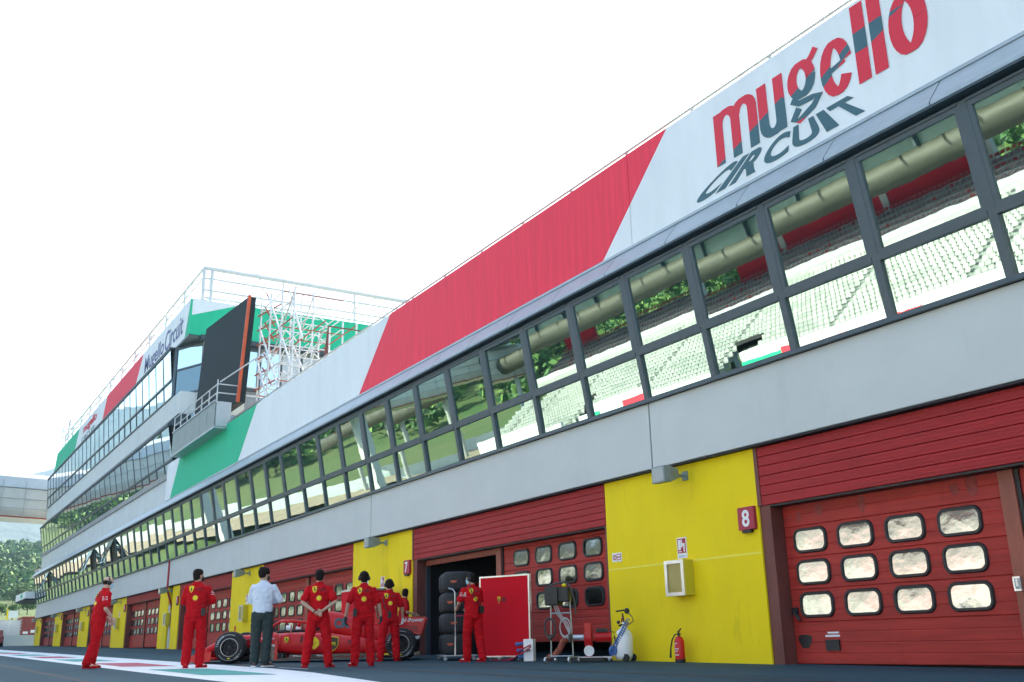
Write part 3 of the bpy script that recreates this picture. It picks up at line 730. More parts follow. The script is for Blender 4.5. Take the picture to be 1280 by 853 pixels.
# ================================================================== RAISED BLOCK
T = wthing('control_building', 'raised far block with two mirrored window bands, coloured roof signs and roof frame', 'building', (-81, 0, 7.9))
XL, XR = -108.4, -54.4
c = MB(); c.box(XL, XR, -.15, 14, 7.95, 9.36); 
k = 0
for a_ in range(4):
    xa_, xb_ = XL+(XR-XL)*a_/4, XL+(XR-XL)*(a_+1)/4
    c = MB(); c.box(xa_+.015, xb_-.015, -.15, 1, 7.98, 9.34); c.build('concrete_panel', M['conc_up'], T, bevel=.01)
    c = MB(); c.box(xa_+.015, xb_-.015 if a_ < 3 else -54.35, -.15, 1, 12.72, 13.98); c.build('concrete_panel', M['conc_up'], T, bevel=.01)
G20, G21 = (-.15, 9.38), (-.60, 12.02); G30, G31 = (-.15, 14.0), (-.42, 16.85)
n2 = 28; w2 = (XR-XL)/n2
_W = WSP; WSP = w2
glazing(T, XL, n2, G20, G21, 'glass_up', .30, sash=False, amp=.3, mw=.032, md=.02)
_st = random.getstate()
glazing(T, XL, n2-1, G30, G31, 'glass_up', .36, sash=False, amp=.3, mw=.032, md=.02)
WSP = _W
c = MB(); c.prism_x([(-.62,12.02),(-.66,12.06),(-.66,12.12),(-.16,12.71),(.3,12.71),(.3,12.02)][::-1], XL, XR); c.build('window_head', M['frame_in'], T)
c = MB(); c.prism_x([(-.45,16.86),(-.48,16.9),(-.48,16.97),(.3,16.97),(.3,16.86)][::-1], XL, XR-w2); c.build('window_head', M['frame_in'], T)
for GA, GB in ((G20,G21),(G30,G31)):
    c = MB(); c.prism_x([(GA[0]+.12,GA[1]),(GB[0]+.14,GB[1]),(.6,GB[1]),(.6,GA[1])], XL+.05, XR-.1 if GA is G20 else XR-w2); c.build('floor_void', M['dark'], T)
# chamfered corner of the top floor
C0, C1 = (XR-w2, -.15), (-53.6, 1.0)
def vpoly(name, mt, pts, th, parent): 
    a = MB(); a.prism(pts, None, None, th); return a.build(name, M[mt], parent)
dx, dy = C1[0]-C0[0], C1[1]-C0[1]; L_ = math.hypot(dx,dy); ux, uy = dx/L_, dy/L_
def cor(t, z, out=0): return (C0[0]+dx*t+uy*out, C0[1]+dy*t-ux*out, z)
a = MB()
for q in ((0,.08,14,16.9),(.92,1,14,16.9),(.08,.92,14,14.1),(.08,.92,15.5,15.6),(.08,.92,16.75,16.9)):
    a.prism([cor(q[0],q[2],.05),cor(q[1],q[2],.05),cor(q[1],q[3],.05),cor(q[0],q[3],.05)], None, None, Vector((-uy*.12,ux*.12,0)))
a.build('corner_frame', M['frame'], T)
vpoly('corner_pane', 'glass_up', [cor(.08,15.6),cor(.92,15.6),cor(.92,16.75),cor(.08,16.75)], Vector((-uy*.02,ux*.02,0)), T)
vpoly('corner_pane', 'glass_dark', [cor(.08,14.1),cor(.92,14.1),cor(.92,15.5),cor(.08,15.5)], Vector((-uy*.02,ux*.02,0)), T)
vpoly('corner_panel', 'clad', [cor(0,12.72),cor(1,12.72),cor(1,13.98),cor(0,13.98)], Vector((-uy*.1,ux*.1,0)), T)
a = MB(); a.prism([(C0[0]-.05,C0[1]-.01,16.91),(-53.44,-.14,16.91),(C1[0]+.1,C1[1]+.1,16.91),(C0[0]-.05,1.1,16.91)], None, None, (0,0,.10)); a.build('corner_soffit', M['frame'], T)
# side wall
XS = -53.6
def sbox(name, mt, y0, y1, z0, z1, th=.12, x=XS, parent=T): 
    a = MB(); a.box(x-th, x, y0, y1, z0, z1); return a.build(name, M[mt], parent)
sbox('side_panel', 'cream', 1.0, 3.2, 12.72, 14.2); sbox('side_panel', 'cream', 3.22, 14, 12.72, 13.0)
sbox('side_window_frame', 'frame', 1.0, 1.25, 14.2, 16.9, .15, XS+.03); sbox('side_window_frame', 'frame', 1.25, 4.0, 14.2, 14.4, .15, XS+.03); sbox('side_window_frame', 'frame', 1.25, 4.0, 16.5, 16.9, .15, XS+.03); sbox('side_window_frame', 'frame', 3.8, 4.0, 14.4, 16.5, .15, XS+.03)
sbox('side_pane', 'glass_up', 1.25, 3.8, 14.4, 16.5, .02, XS-.02)
sbox('red_curtain', 'sign_red', 1.95, 2.2, 14.45, 16.5, .01, XS-.005)
# lettered strip in the side window
for i, ch in enumerate('MUGELLO'):
    fit_text(ch, (lambda i_: lambda u, v, w_: (XS-.012+w_*.3, 2.45+.38*(v), 14.5+.28*i_+.22*u))(i), M['logo_blue'], 'letter', T, offset=.02)
y = 4.0
for k in range(8):
    sbox('glazed_bay', 'clad_grey' if k % 3 else 'glass_up', y+.05, y+1.12, 13.02, 16.5, .06); sbox('mullion', 'frame', y+1.12, y+1.22, 13.0, 16.5, .12, XS+.03); y += 1.22
c = MB(); c.box(XR-.1, XS, .0 if False else .35, 12.5, 9.4, 12.7); c.build('side_glazing', M['glass_dark'], T)
c = MB(); c.box(XL+.1, XS-.15, .35, 14, 16.97, 17.02); c.box(XL+.1, XS-.15, .8, 14, 9.4, 16.9); c.build('core', M['roof'], T)
c = MB(); c.box(XL, XL+.3, -.12, 14, 7.9, 9.36); c.box(XL, XL+.3, -.12, 14, 12.72, 13.98); c.build('end_wall', M['conc_up'], T)
c = MB(); c.box(XS-.03, XS+.4, .5, 14, 16.75, 17.0); c.build('side_soffit', M['frame_in'], T)
# roof sign sheets
SY, S0, S1 = -.15, 17.02, 19.08
def rake(name, mt, bl, br, tl, tr):
    p_ = MB(); p_.prism([(bl+.006,SY,S0),(br-.006,SY,S0),(tr-.006,SY,S1),(tl+.006,SY,S1)], None, None, (0,.1,0)); return p_.build(name, M[mt], T)
rake('green_sign', 'green_panel', -106.9, -93.8, -105.6, -91.9)
w1 = rake('white_sign', 'white_panel', -93.8, -80.4, -91.9, -78.7)
rake('red_sign', 'red_panel', -80.4, -68.0, -78.7, -65.8)
w2_ = rake('white_sign', 'white_panel', -68.0, -54.35, -65.8, -53.42)
p_ = MB(); p_.prism([(-54.34,SY,S0),(-53.42,SY,S0),(-53.42,SY,S0+2.0)], None, None, (0,.1,0)); p_.build('green_sign', M['green_panel'], T)
def sidepoly(name, mt, pts):
    a = MB(); a.prism([(-53.42,y_,z_) for y_,z_ in pts], None, None, (-.1,0,0)); a.build(name, M[mt], T)
sidepoly('side_sign', 'green_panel', [(-.05,17.0),(14,17.0),(14,19.08),(2.6,19.08),(-.05,18.1)])
sidepoly('side_sign', 'white_panel', [(-.05,18.11),(2.58,19.08),(-.05,19.08)])
fit_text('Mugello', lambda u, v, w_: (-65.0+5.4*u, SY-.012-w_*.3, 17.18+1.35*v), M['logo_blue'], 'word', w2_, offset=.01)
fit_text('Circuit', lambda u, v, w_: (-59.3+4.4*u, SY-.012-w_*.3, 17.42+1.25*v), M['logo_blue'], 'word', w2_, offset=.01)
fit_text('mugello', lambda u, v, w_: (-89.5+6.5*u, SY-.012-w_*.3, 17.9+.9*v), M['logo_red'], 'word', w1, offset=.03)
fit_text('CIRCUIT', lambda u, v, w_: (-90.2+6.5*u-.6*v+.6, SY-.012-w_*.3, 17.35+.42*v), M['logo_teal'], 'word', w1, offset=.02)
# steel roof frame
F = wthing('roof_frame', 'light steel frame of posts, rails and cables around the raised roof', 'steel frame', (-81, .5, 17.05))
fy = .5
def bar(name, p0, p1, r_, mt='steel_white', n=6): 
    a = MB(); a.tube(p0, p1, r_, n=n); return a.build(name, M[mt], F)
for z in (21.05, 20.5): bar('top_rail', (-106,fy,z), (-53.6,fy,z), .09 if z > 21 else .05)
bar('top_rail', (-106,fy+3.2,20.9), (-53.6,fy+3.2,20.9), .05)
for z, r_ in ((21.05,.13),(20.45,.06),(19.75,.06),(19.3,.05)): bar('side_rail', (-53.6,fy,z), (-53.6,14,z), r_)
for y_ in (fy, fy+.45): bar('corner_post', (-53.6,y_,17.0), (-53.6,y_,21.05), .10)
for y_ in (5.1, 9.6): bar('side_post', (-53.6,y_,17.0), (-53.6,y_,21.0), .06)
x = -58.0
while x > -107:
    bar('post', (x,fy,17.0), (x,fy,21.05), .075); bar('brace', (x,fy,20.6), (x,fy+3.2,20.9), .04); bar('brace', (x,fy,20.5), (x+2.4,fy,21.05), .03); bar('post', (x,fy+.5,17), (x,fy+.5,20.5), .05); x -= 4.8
for y0_ in (1.5, 4.7, 8.0, 11.2):
    for dxx in (-1.5, -8):
        pk = (-53.6+dxx, y0_+1.2, 22.0)
        for q in ((-53.6,y0_-.6,21.0),(-53.6,y0_+3.2,21.0),(-53.6+dxx*2,y0_-.6,21.0),(-53.6+dxx*2,y0_+3.2,20.9)): bar('cable', pk, q, .028, 'steel', 4)
        bar('cable', pk, (pk[0],pk[1],20.0), .012, 'steel', 4)
# antenna cluster at the far end
for i in range(7):
    x = -104+random.uniform(-3,3); z = 20.5
    bar('antenna', (x,.2+random.random(),17.2), (x+random.uniform(-.3,.3),.2,21.3+random.random()*1.0), .03, 'steel', 5)
    bar('antenna', (x-.5,.2,20.6+random.random()), (x+.5,.2,20.8+random.random()), .025, 'steel', 4)
for i in range(14):
    x = -101+i*3.3+random.uniform(-1,1); bar('loudspeaker_arm', (x,fy-.1,20.4), (x+random.uniform(-.4,.6),fy-.6,20.1+random.uniform(-.3,.5)), .03, 'steel', 4)

# ================================================================== SCREEN, SCAFFOLD, HANGING PLATFORM
S = wthing('video_screen', 'tall dark video screen with orange edge on the terrace, held by scaffolding', 'screen', (-47, .3, 9.6))
sl_ = [(-51.2,-.1,11.0),(-43.35,-.05,11.0),(-42.75,.02,15.85),(-49.95,-.05,16.3)]
a = MB(); a.prism(sl_, None, None, (0,.35,0)); a.build('face', M['screen'], S)
a = MB(); a.prism([(-43.34,-.12,11.0),(-43.24,-.12,11.0),(-42.64,-.03,15.9),(-42.74,-.03,15.86)], None, None, (0,.14,0)); a.build('edge', M['orange'], S)
K = wthing('scaffold_tower', 'open scaffold tower of pale and rusty tubes behind the dark screen', 'scaffold', (-41, 2, 9.6))
def kb(nm, p0, p1, r_=.035, mt='steel_white'): a = MB(); a.tube(p0, p1, r_, n=6); a.build(nm, M[mt], K)
gxs = (-42.6,-41.2,-39.6,-38.0); gys = (.6,2.0,3.4); 
for x in gxs:
    for y_ in gys:
        top = {-42.6:15.8,-41.2:15.6,-39.6:15.4,-38.0:14.9}[x]
        if x == -38.0 and y_ == 2.0: continue
        kb('standard', (x,y_,9.6), (x,y_,top if y_ < 3 else top-1.2), .04)
for z in (10.4,11.2,12.0,12.8,13.6,14.4,15.2):
    for y_ in gys: 
        if z < 14.5 or y_ < 1: kb('ledger', (gxs[0],y_,z), (gxs[-1] if z < 14.5 else gxs[2],y_,z), .028, 'rust' if z == 13.6 else 'steel_white')
    for x in gxs[:-1]: kb('transom', (x,gys[0],z), (x,gys[-1],z), .026, 'rust' if random.random() < .3 else 'steel_white')
for (x0_,z0_,x1_,z1_,y_) in ((-41.4,15.5,-37.9,11.4,.55),(-42.6,14.4,-38.9,10.2,.55),(-42.6,12.9,-40.3,10.0,.5),(-39.6,15.3,-37.7,12.6,.9),(-42.5,14.0,-39.0,10.4,2.0)): kb('brace', (x0_,y_,z0_), (x1_,y_,z1_), .05, 'steel_white')
for (x0_,z0_,x1_,z1_,y_) in ((-42.6,11.2,-38.0,14.9,.65),(-42.6,12.8,-39.6,15.4,2.05),(-42.6,10.3,-38,13.4,2.0)): kb('brace', (x0_,y_,z0_), (x1_,y_,z1_), .035, 'steel')
for y_ in (1.3, 2.7):
    for i in range(5):
        z = 10.2+i*.95; kb('brace', (gxs[0],y_,z), (gxs[1],y_,z+.95), .026, 'steel_white'); kb('brace', (gxs[2],y_,z), (gxs[1],y_,z+.95), .026, 'steel_white')
    for z in (10.8,11.7,12.5,13.3,14.0): kb('ledger', (gxs[0],y_,z), (gxs[-1],y_,z), .024, 'steel_white')
for i in range(16):
    z = 10+i*.35; kb('orange_brace', (-42.6,.45+(i%2)*.8,z), (-41.5,.45+((i+1)%2)*.8,z+.45), .035, 'rust')
H = wthing('hanging_platform', 'grey panelled access platform hung over the parapet below the dark screen', 'platform', (-47, -.9, 9.9))
a = MB(); 
for i in range(6):
    x0_ = -51.4+i*1.33; a = MB(); a.box(x0_+.02, x0_+1.31, -1.0, -.96, 9.84, 10.95); a.build('side_panel', M['lamp_body'], H)
a = MB(); a.box(-51.4,-43.4,-1.02,-.2,9.74,9.83); a.box(-51.4,-43.4,-1.04,-.95,10.96,11.02); a.build('deck', M['steel'], H)
a = MB(); a.box(-43.42,-43.36,-.95,-.3,9.84,10.95); a.build('end_panel', M['clad_grey'], H)
for z in (11.35,11.75): 
    a = MB(); a.tube((-51.4,-.95,z),(-43.4,-.95,z),.03,n=6); a.tube((-43.4,-.95,z),(-43.4,1.6,z),.03,n=6); a.build('rail', M['steel_white'], H)
for i in range(7):
    x0_ = -51.4+i*1.33; a = MB(); a.tube((x0_,-.95,10.9),(x0_,-.95,11.95 if i in (2,6) else 11.78),.03,n=6); a.build('post', M['steel_white'], H)
for (x0_,x1_,y0_,y1_,mt) in ((-46,-40.2,-.1,.35,'wood'),(-45,-40,.5,1.1,'steel_white'),(-44.6,-39.8,1.2,1.6,'wood')):
    a = MB(); a.box(x0_,x1_,y0_,y1_,11.0 if False else 10.3,10.36); a.build('plank', M[mt], H)
a = MB(); a.tube((-43.2,-.9,11.8),(-40.5,.2,12.6),.03,n=6); a.tube((-43.4,1.6,11.75),(-39.5,1.2,10.6),.03,n=6); a.tube((-43.4,1.6,11.35),(-40.5,1.2,10.4),.03,n=6); a.build('outrigger', M['steel_white'], H)
# terrace balustrade and mesh fence
R_ = wthing('terrace_railing', 'thin dark terrace railing with wire mesh behind the white parapet', 'railing', (-37, 2.5, 9.6))
a = MB()
for q in ((-40.6,2.8),(-38.4,2.8),(-36.2,2.8)): pass
for (p0,p1) in (((-39.6,2.6,12.6),(-36.6,1.6,12.9)),((-36.6,1.6,12.9),(-36.6,4.4,12.9)),((-39.6,2.6,11.4),(-36.6,1.6,11.5))): a.tube(p0,p1,.03,n=5)
for p in ((-39.6,2.6),(-38.6,2.27),(-37.6,1.93),(-36.6,1.6),(-36.6,3.0),(-36.6,4.4)): a.tube((p[0],p[1],9.6),(p[0],p[1],12.9),.025,n=5)
a.build('rails', M['jamb'], R_)

# ================================================================== FOOTBRIDGE
FB = wthing('footbridge', 'covered pale footbridge crossing the pit lane at the far end of the building', 'bridge', (-113, -30, 0))
def fbx(name, mt, prof_fn, y0, y1, n=14, parent=FB):
    a = MB(); rings = []
    for i in range(n+1):
        y_ = y0+(y1-y0)*i/n; rings.append([(x_, y_, z_) for x_, z_ in prof_fn(y_)])
    k_ = len(rings[0]); v = [p for r__ in rings for p in r__]
    f = [(i*k_+j, i*k_+(j+1)%k_, (i+1)*k_+(j+1)%k_, (i+1)*k_+j) for i in range(n) for j in range(k_)]+[tuple(range(k_-1,-1,-1)), tuple(range(n*k_,(n+1)*k_))]
    a.add(v, f); return a.build(name, M[mt], parent)
def arch(y_): return .012*(-y_) + 2.2*(1-((y_+32)/36)**2)*.25
fbx('roof_shell', 'clad_grey', lambda y_: [(-111.6,16.2+arch(y_)),(-111.7,17.3+arch(y_)),(-112.3,17.75+arch(y_)),(-116.5,17.75+arch(y_)),(-117,16.2+arch(y_))], -66, 3.5)
fbx('lower_shell', 'clad', lambda y_: [(-111.62,16.15+arch(y_)),(-111.62,14.0+arch(y_)),(-111.9,13.3+arch(y_)),(-116.8,13.3+arch(y_)),(-117,16.15+arch(y_))], -66, 3.5)
fbx('edge_beam', 'rust', lambda y_: [(-111.55,13.34+arch(y_)),(-111.55,13.22+arch(y_)),(-111.8,13.22+arch(y_)),(-111.8,13.34+arch(y_))], -66, 3.5)
for z in (16.22, 15.1, 14.15):
    a = MB(); a.path([(-111.53,-66+i*4.6,z+arch(-66+i*4.6)) for i in range(16)], .05 if z > 16 else .035, 5); a.build('side_rail', M['steel'], FB)
for i in range(33):
    y_ = -65+i*2.1; a = MB(); a.tube((-111.56,y_,13.3+arch(y_)),(-111.56,y_,16.9+arch(y_)),.035,n=4); a.build('seam_rib', M['steel'], FB)
for y_ in (-20.5, -42): 
    a = MB(); a.box(-115,-113.6,y_-.5,y_+.5,0,13.2+arch(y_)); a.build('pillar', M['conc'], FB)

# ================================================================== FAR LEFT: wall, fence, container, canopy, car, trees, hills
def gb(x, y): return gh(x, y)
a = MB(); a.box(-113.3,-113,-2.35,12,0,2.05); o = a.build('low_wall', M['wall_grey']); tag(o, 'low grey concrete wall beyond the end of the garages', 'wall')
fc = wthing('mesh_fence', 'pale see-through mesh fence on posts beyond the low wall', 'fence', (-122, -5, 1.2))
for i in range(12):
    y_ = -16+i*1.35; x = -122
    a = MB(); a.box(x-.05,x+.05,y_-.04,y_+.04,1,3.85); a.build('post', M['steel_white'], fc)
    a = MB()
    for k in range(6): a.box(x-.01,x+.01,y_+.04+k*.22,y_+.06+k*.22,1.3,3.75)
    for k in range(8): a.box(x-.01,x+.01,y_+.04,y_+1.3,1.4+k*.33,1.42+k*.33)
    a.build('mesh_panel', M['steel_white'], fc)
a = MB(); a.box(-122.4,-122.35,-16,.0,1.0,3.7); o = a.build('windbreak', M['clad_grey']); tag(o, 'pale blue sheeting behind the mesh fence', 'screen sheet')
ct = thing('container', 'rust red stacked container beside the low wall at the building end', 'container', (-124.8, .15, 1.1))
a = MB(); a.box(-2.6,2.6,0,1.5,0,3.0); a.build('body', M['container'], ct)
for i in range(4): a = MB(); a.box(2.6,2.64,.08+i*.37,.2+i*.37,.1,2.9); a.build('rib', M['container'], ct)
a = MB(); a.box(2.641,2.66,.15,.65,1.2,1.45); a.build('white_mark', M['white'], ct); a = MB(); a.box(2.641,2.66,.9,1.3,1.3,1.6); a.build('white_mark', M['white'], ct)
cn = thing('canopy', 'small white flat canopy sticking out past the end of the building', 'canopy', (-113.5, -.2, 5.4))
a = MB(); a.box(-4,4.6,-1.0,3,0,.65); a.build('fascia', M['white_panel'], cn)
a = MB(); a.box(.6,2.2,-1.02,-.99,.15,.5); a.build('green_mark', M['green_panel'], cn)
a = MB(); a.box(-4,4.6,-1,3,-.15,-.0); a.build('soffit', M['dark'], cn)
lb = thing('roof_bracket', 'dark flat bracket jutting from the end wall under the raised block', 'bracket', (-109.5, -.3, 8.2))
a = MB(); a.box(-3.4,1.1,0,.8,0,.14); a.build('plate', M['frame'], lb); a = MB(); a.tube((-3.2,.3,.0),(-1.5,.3,-.35),.06,n=5); a.build('strut', M['frame'], lb)
pl = thing('yellow_post', 'thin yellow marker post standing on the grass beyond the fence', 'post', (-170, 2.8, gh(-170,2.8)))
a = MB(); a.box(-.12,.12,-.12,.12,0,4.6); a.build('shaft', M['yellow'], pl)
pl = thing('hoarding', 'white advertising board standing on the grass beyond the fence', 'board', (-176, 4.0, gh(-176,4)+2.0))
a = MB(); a.box(0,.2,-.8,.8,1.2,2.3); a.build('panel', M['white'], pl); a = MB(); a.box(0,.15,-.7,-.6,-2,1.2); a.box(0,.15,.6,.7,-2,1.2); a.build('leg', M['steel'], pl)
pc = thing('parked_car', 'dark red car standing at the far left in front of the low wall', 'car', (-98.5, -4.55, gz(-98.5)))
a = MB(); pr = [(-2.1,.25),(-2.1,.75),(-1.3,.85),(-.8,1.35),(.9,1.38),(1.5,.95),(2.1,.85),(2.15,.3)]
a.prism([(x_,-.85,z_) for x_,z_ in pr], None, None, (0,1.7,0)); a.build('body', M['container'], pc, bevel=.08)
a = MB(); a.prism([(-.75,-.87,1.0),(.8,-.87,1.0),(.75,-.87,1.28),(-.6,-.87,1.28)], None, None, (0,1.74,0)); a.build('window', M['glass_dark'], pc)
for x_ in (-1.35,1.35):
    for y_ in (-.88,.68): a = MB(); a.lathe((x_,y_,.33),(0,1,0),[(0,0),(0,.33),(.2,.33),(.2,0)],14); a.build('wheel', M['tread'], pc)

# trees
def tree_mesh(name, h_, r_, nleaf, leafmats, seed, size):
    rnd = random.Random(seed); a = MB(); 
    a.cur = 0; a.path([(0,0,-.5),(.1,0,h_*.25),(.05,.1,h_*.5),(0,0,h_*.8)], [.35,.27,.2,.06], 7)
    for k in range(6):
        an = rnd.random()*6.28; z = h_*(.3+.08*k); a.path([(0,0,z),(math.cos(an)*r_*.4,math.sin(an)*r_*.4,z+h_*.12),(math.cos(an)*r_*.75,math.sin(an)*r_*.75,z+h_*.2)], [.13,.08,.03], 5)
    cl = []
    for k in range(16):
        an = rnd.random()*6.28; rr = r_*math.sqrt(rnd.random())*.8; z = h_*(.38+.55*rnd.random()); sh = 1-abs(z/h_-.6)*1.1
        cl.append((math.cos(an)*rr*sh, math.sin(an)*rr*sh, z, r_*(.28+.25*rnd.random())))
    for k in range(nleaf):
        c_ = rnd.choice(cl); d_ = Vector((rnd.gauss(0,1),rnd.gauss(0,1),rnd.gauss(0,.8))).normalized()*c_[3]*(.55+.5*rnd.random())
        p = Vector(c_[:3])+d_; s_ = size*(.6+.8*rnd.random())
        u = Vector((rnd.gauss(0,1),rnd.gauss(0,1),rnd.gauss(0,1))).normalized(); w_ = u.orthogonal().normalized(); v_ = u.cross(w_)
        a.cur = 1 if rnd.random() < .7 else 2
        a.add([p+w_*s_, p+v_*s_*.7, p-w_*s_, p-v_*s_*.7], [(0,1,2,3)])
    return a.mesh(name, [M['bark']]+leafmats)
TM = [tree_mesh('tree', 11, 5.0, 1500, [M['leaf'],M['leaf_light']], 1, .42), tree_mesh('tree', 9, 4.6, 1300, [M['leaf_light'],M['leaf']], 2, .42), tree_mesh('tree', 14, 4.2, 1500, [M['leaf'],M['leaf_light']], 3, .42)]
rnd = random.Random(5)
def put_tree(x, y, s_, label, group):
    o = bpy.data.objects.new('tree', rnd.choice(TM)); COL.objects.link(o); o.location = (x, y, gh(x,y)-.2); o.rotation_euler = (0,0,rnd.random()*6.28); o.scale = (s_,s_,s_*rnd.uniform(.85,1.15))
    tag(o, label, 'tree', group)
for k in range(105):
    x = -rnd.uniform(385, 760); y_ = -12+(-x)*rnd.uniform(.055,.20)
    put_tree(x, y_, rnd.uniform(.5,.85), 'leafy green tree in the wood below the hazy mountain', 'trees on the hillside past the building')
for (x, y_, s_) in ((-230,9,.34),(-262,15,.45),(-255,9,.28),(-300,20,.5),(-318,26,.55)): put_tree(x, y_, s_, 'single round tree on the bright grass slope beyond the fence', 'trees on the grass slope')
for k in range(170):
    x = -rnd.uniform(105, 480); y_ = -rnd.uniform(118, 200)+min(max(0,-150-x)*.42,70); put_tree(x, y_, rnd.uniform(.8,1.4), 'leafy tree of the wood seen mirrored in the glazing', 'trees across the track')

# denser wood, read as one mass
def wood(name, spots, seed):
    rn = random.Random(seed); a = MB()
    for (x, y_) in spots:
        z_ = gh(x, y_); R0 = rn.uniform(2.8, 4.6); hh = rn.uniform(6, 10)
        for k in range(44):
            d_ = V3(rn); c_ = Vector((x, y_, z_+hh*.55))+Vector((d_.x*R0, d_.y*R0, d_.z*hh*.5))*(.6+.45*rn.random()); s_ = rn.uniform(.8,1.5)
            u = V3(rn); w_ = u.orthogonal().normalized(); v_ = u.cross(w_); a.cur = 0 if rn.random() < .65 else 1
            a.add([c_+w_*s_, c_+v_*s_*.8, c_-w_*s_, c_-v_*s_*.8], [(0,1,2,3)])
    o = a.build(name, [M['leaf'], M['leaf_light']]); return tag(o, 'dense wood of mixed green trees covering the slope', 'wood', kind='stuff')
def V3(rn): return Vector((rn.gauss(0,1), rn.gauss(0,1), rn.gauss(0,1))).normalized()
rw = random.Random(11); sp_ = []
for k in range(1300):
    x = -rw.uniform(60, 640); sp_.append((x, -rw.uniform(122, 330)+min(max(0,-150-x)*.42,70)))
wood('wooded_slope', sp_, 1)
sp_ = [(-x, -12+x*rw.uniform(.03,.30)) for x in [rw.uniform(420, 820) for k in range(600)]]
wood('wooded_hill', sp_, 2)

# mountains
def ridge(name, xs_, ys_, hf, mt):
    a = MB(); nx, ny = len(xs_), len(ys_); a.v = [(x,y,hf(x,y)) for y in ys_ for x in xs_]
    a.f = [(j*nx+i,j*nx+i+1,(j+1)*nx+i+1,(j+1)*nx+i) for j in range(ny-1) for i in range(nx-1)]; a.m = [0]*len(a.f)
    o = a.build(name, M[mt], None, True); tag(o, kind='structure'); return o
def mh(x, y):
    d = math.hypot(x+900, y*.55); r_ = math.hypot(x, y)
    n_ = noise.fractal(Vector((x*.0009, y*.0009, 3.3)), 1.0, 2.0, 6)
    f_ = min(1, max(0, (r_-1300)/2200)); f_ = f_*f_*(3-2*f_)
    return -60+f_*(640+230*n_)*max(0,min(1,(5200-r_)/1200))*(.75 if y < -1500 else 1)
mx = [-5600+i*90 for i in range(60)]; my = [-5400+i*110 for i in range(100)]
ridge('mountain', mx, my, mh, 'mountain')

# haze
a = MB(); a.box(-9200,6200,-6200,6200,-14,760); hz = a.build('haze', [])
vm = bpy.data.materials.new('haze'); vm.use_nodes = True; t = vm.node_tree; t.nodes.remove(t.nodes['Principled BSDF'])
pv = t.nodes.new('ShaderNodeVolumePrincipled'); pv.inputs['Density'].default_value = 1.5e-4; pv.inputs['Color'].default_value = (.42,.70,1,1); pv.inputs['Anisotropy'].default_value = .2
t.links.new(pv.outputs[0], t.nodes['Material Output'].inputs['Volume']); hz.data.materials.append(vm); tag(hz, kind='stuff')

# ================================================================== GRANDSTAND ACROSS THE TRACK (seen in the glazing)
GS = wthing('grandstand', 'large grandstand across the track with white seats, red rear wall and rounded canopy', 'grandstand', (-30, -50, 0))
gx0, gx1 = -104, 70
def rowz(i): return 5.1+.37*i
def rowy(i): return -50.6-.80*i
ports = [(-33,-29.5),(-62,-58.5),(-87,-83.5),(-6,-2.5),(24,27.5),(50,53)]
def inport(x, i): return i < 4 and any(p0 < x < p1 for p0, p1 in ports)
a = MB()
for i in range(15):
    if i < 4:
        ex = [gx0]+[e for p in sorted(ports) for e in p]+[gx1]
        for q in range(0, len(ex), 2): a.box(ex[q], ex[q+1], rowy(i)-.8, rowy(i), rowz(i)-.5, rowz(i))
    else: a.box(gx0, gx1, rowy(i)-.8, rowy(i), rowz(i)-.5, rowz(i))
a.build('terrace_steps', M['seat_white'], GS)
def seat(a, x, y_, z, mts=None):
    a.add([(x,y_+.30,z+.12),(x+.44,y_+.30,z+.12),(x+.44,y_-.05,z+.16),(x,y_-.05,z+.16),(x+.04,y_-.16,z+.46),(x+.40,y_-.16,z+.46)], [(0,1,2,3),(3,2,5,4)])
rr = random.Random(3)
a = MB(); b_ = MB()
for i in range(15):
    x = gx0+.3
    while x < gx1-.5:
        if not inport(x, i) and int((x+200)/12.5) != int((x+200.55)/12.5):
            pass
        elif not inport(x, i):
            blk = noise.noise(Vector((x*.13, i*.45, 1.7)))
            seat(b_ if (blk > .22 and rr.random() < .8) else a, x, rowy(i)-.4, rowz(i))
        x += .52
tag(a.build('white_seats', M['seat_white'], GS), kind='stuff'); tag(b_.build('grey_seats', mat('seat_mid_grey', (.20,.23,.22), .5), GS), kind='stuff')  # second seat colour: plain grey seats scattered in blocks among the white
a = MB(); 
ex = [gx0]+[e for p in sorted(ports) for e in p]+[gx1]
a.box(gx0, gx1, -50.5, -50.0, 0, 3.7); 
for q in range(0, len(ex), 2): a.box(ex[q], ex[q+1], -50.5, -50.1, 3.7, 5.9)
a.build('front_wall', M['white_panel'], GS)
for p0, p1 in ports: 
    a = MB(); a.box(p0, p1, -54, -53.8, 3.5, 6.9); a.build('portal', M['dark'], GS)
    a = MB(); a.box(p1, p1+4.5, -50.06, -50.0, 4.1, 5.0); a.build('green_banner', M['green_panel'], GS)
for p0, p1 in ((-54,-47),(-46,-40),(-75,-70),(5,12)): a = MB(); a.box(p0, p1, -50.06, -50.0, 4.2, 5.2); a.build('red_banner', M['red_panel'], GS)
# ring walkway with glass rail, upper seats, rear wall
z1_ = rowz(15); y1_ = rowy(15)
a = MB(); a.box(gx0, gx1, y1_-1.6, y1_, z1_-.6, z1_+.35); a.build('walkway', M['stand_conc'], GS)
a = MB(); a.box(gx0, gx1, y1_-.02, y1_+.02, z1_+.35, z1_+.9); a.build('glass_rail', M['clad_grey'], GS)
a = MB(); b_ = MB(); c_ = MB()
for i in range(6):
    yy, z = y1_-1.6-.8*i, z1_+.5+.55*i
    c_.box(gx0, gx1, yy-.8, yy, z-.5, z)
    x = gx0+.3
    while x < gx1-.5:
        seat(b_ if i > 4 or rr.random() < .1 else a, x, yy-.4, z); x += .52
tag(a.build('grey_upper_seats', M['seat_grey'], GS), kind='stuff'); tag(b_.build('red_upper_seats', M['seat_red'], GS), kind='stuff'); c_.build('upper_steps', M['stand_conc'], GS)
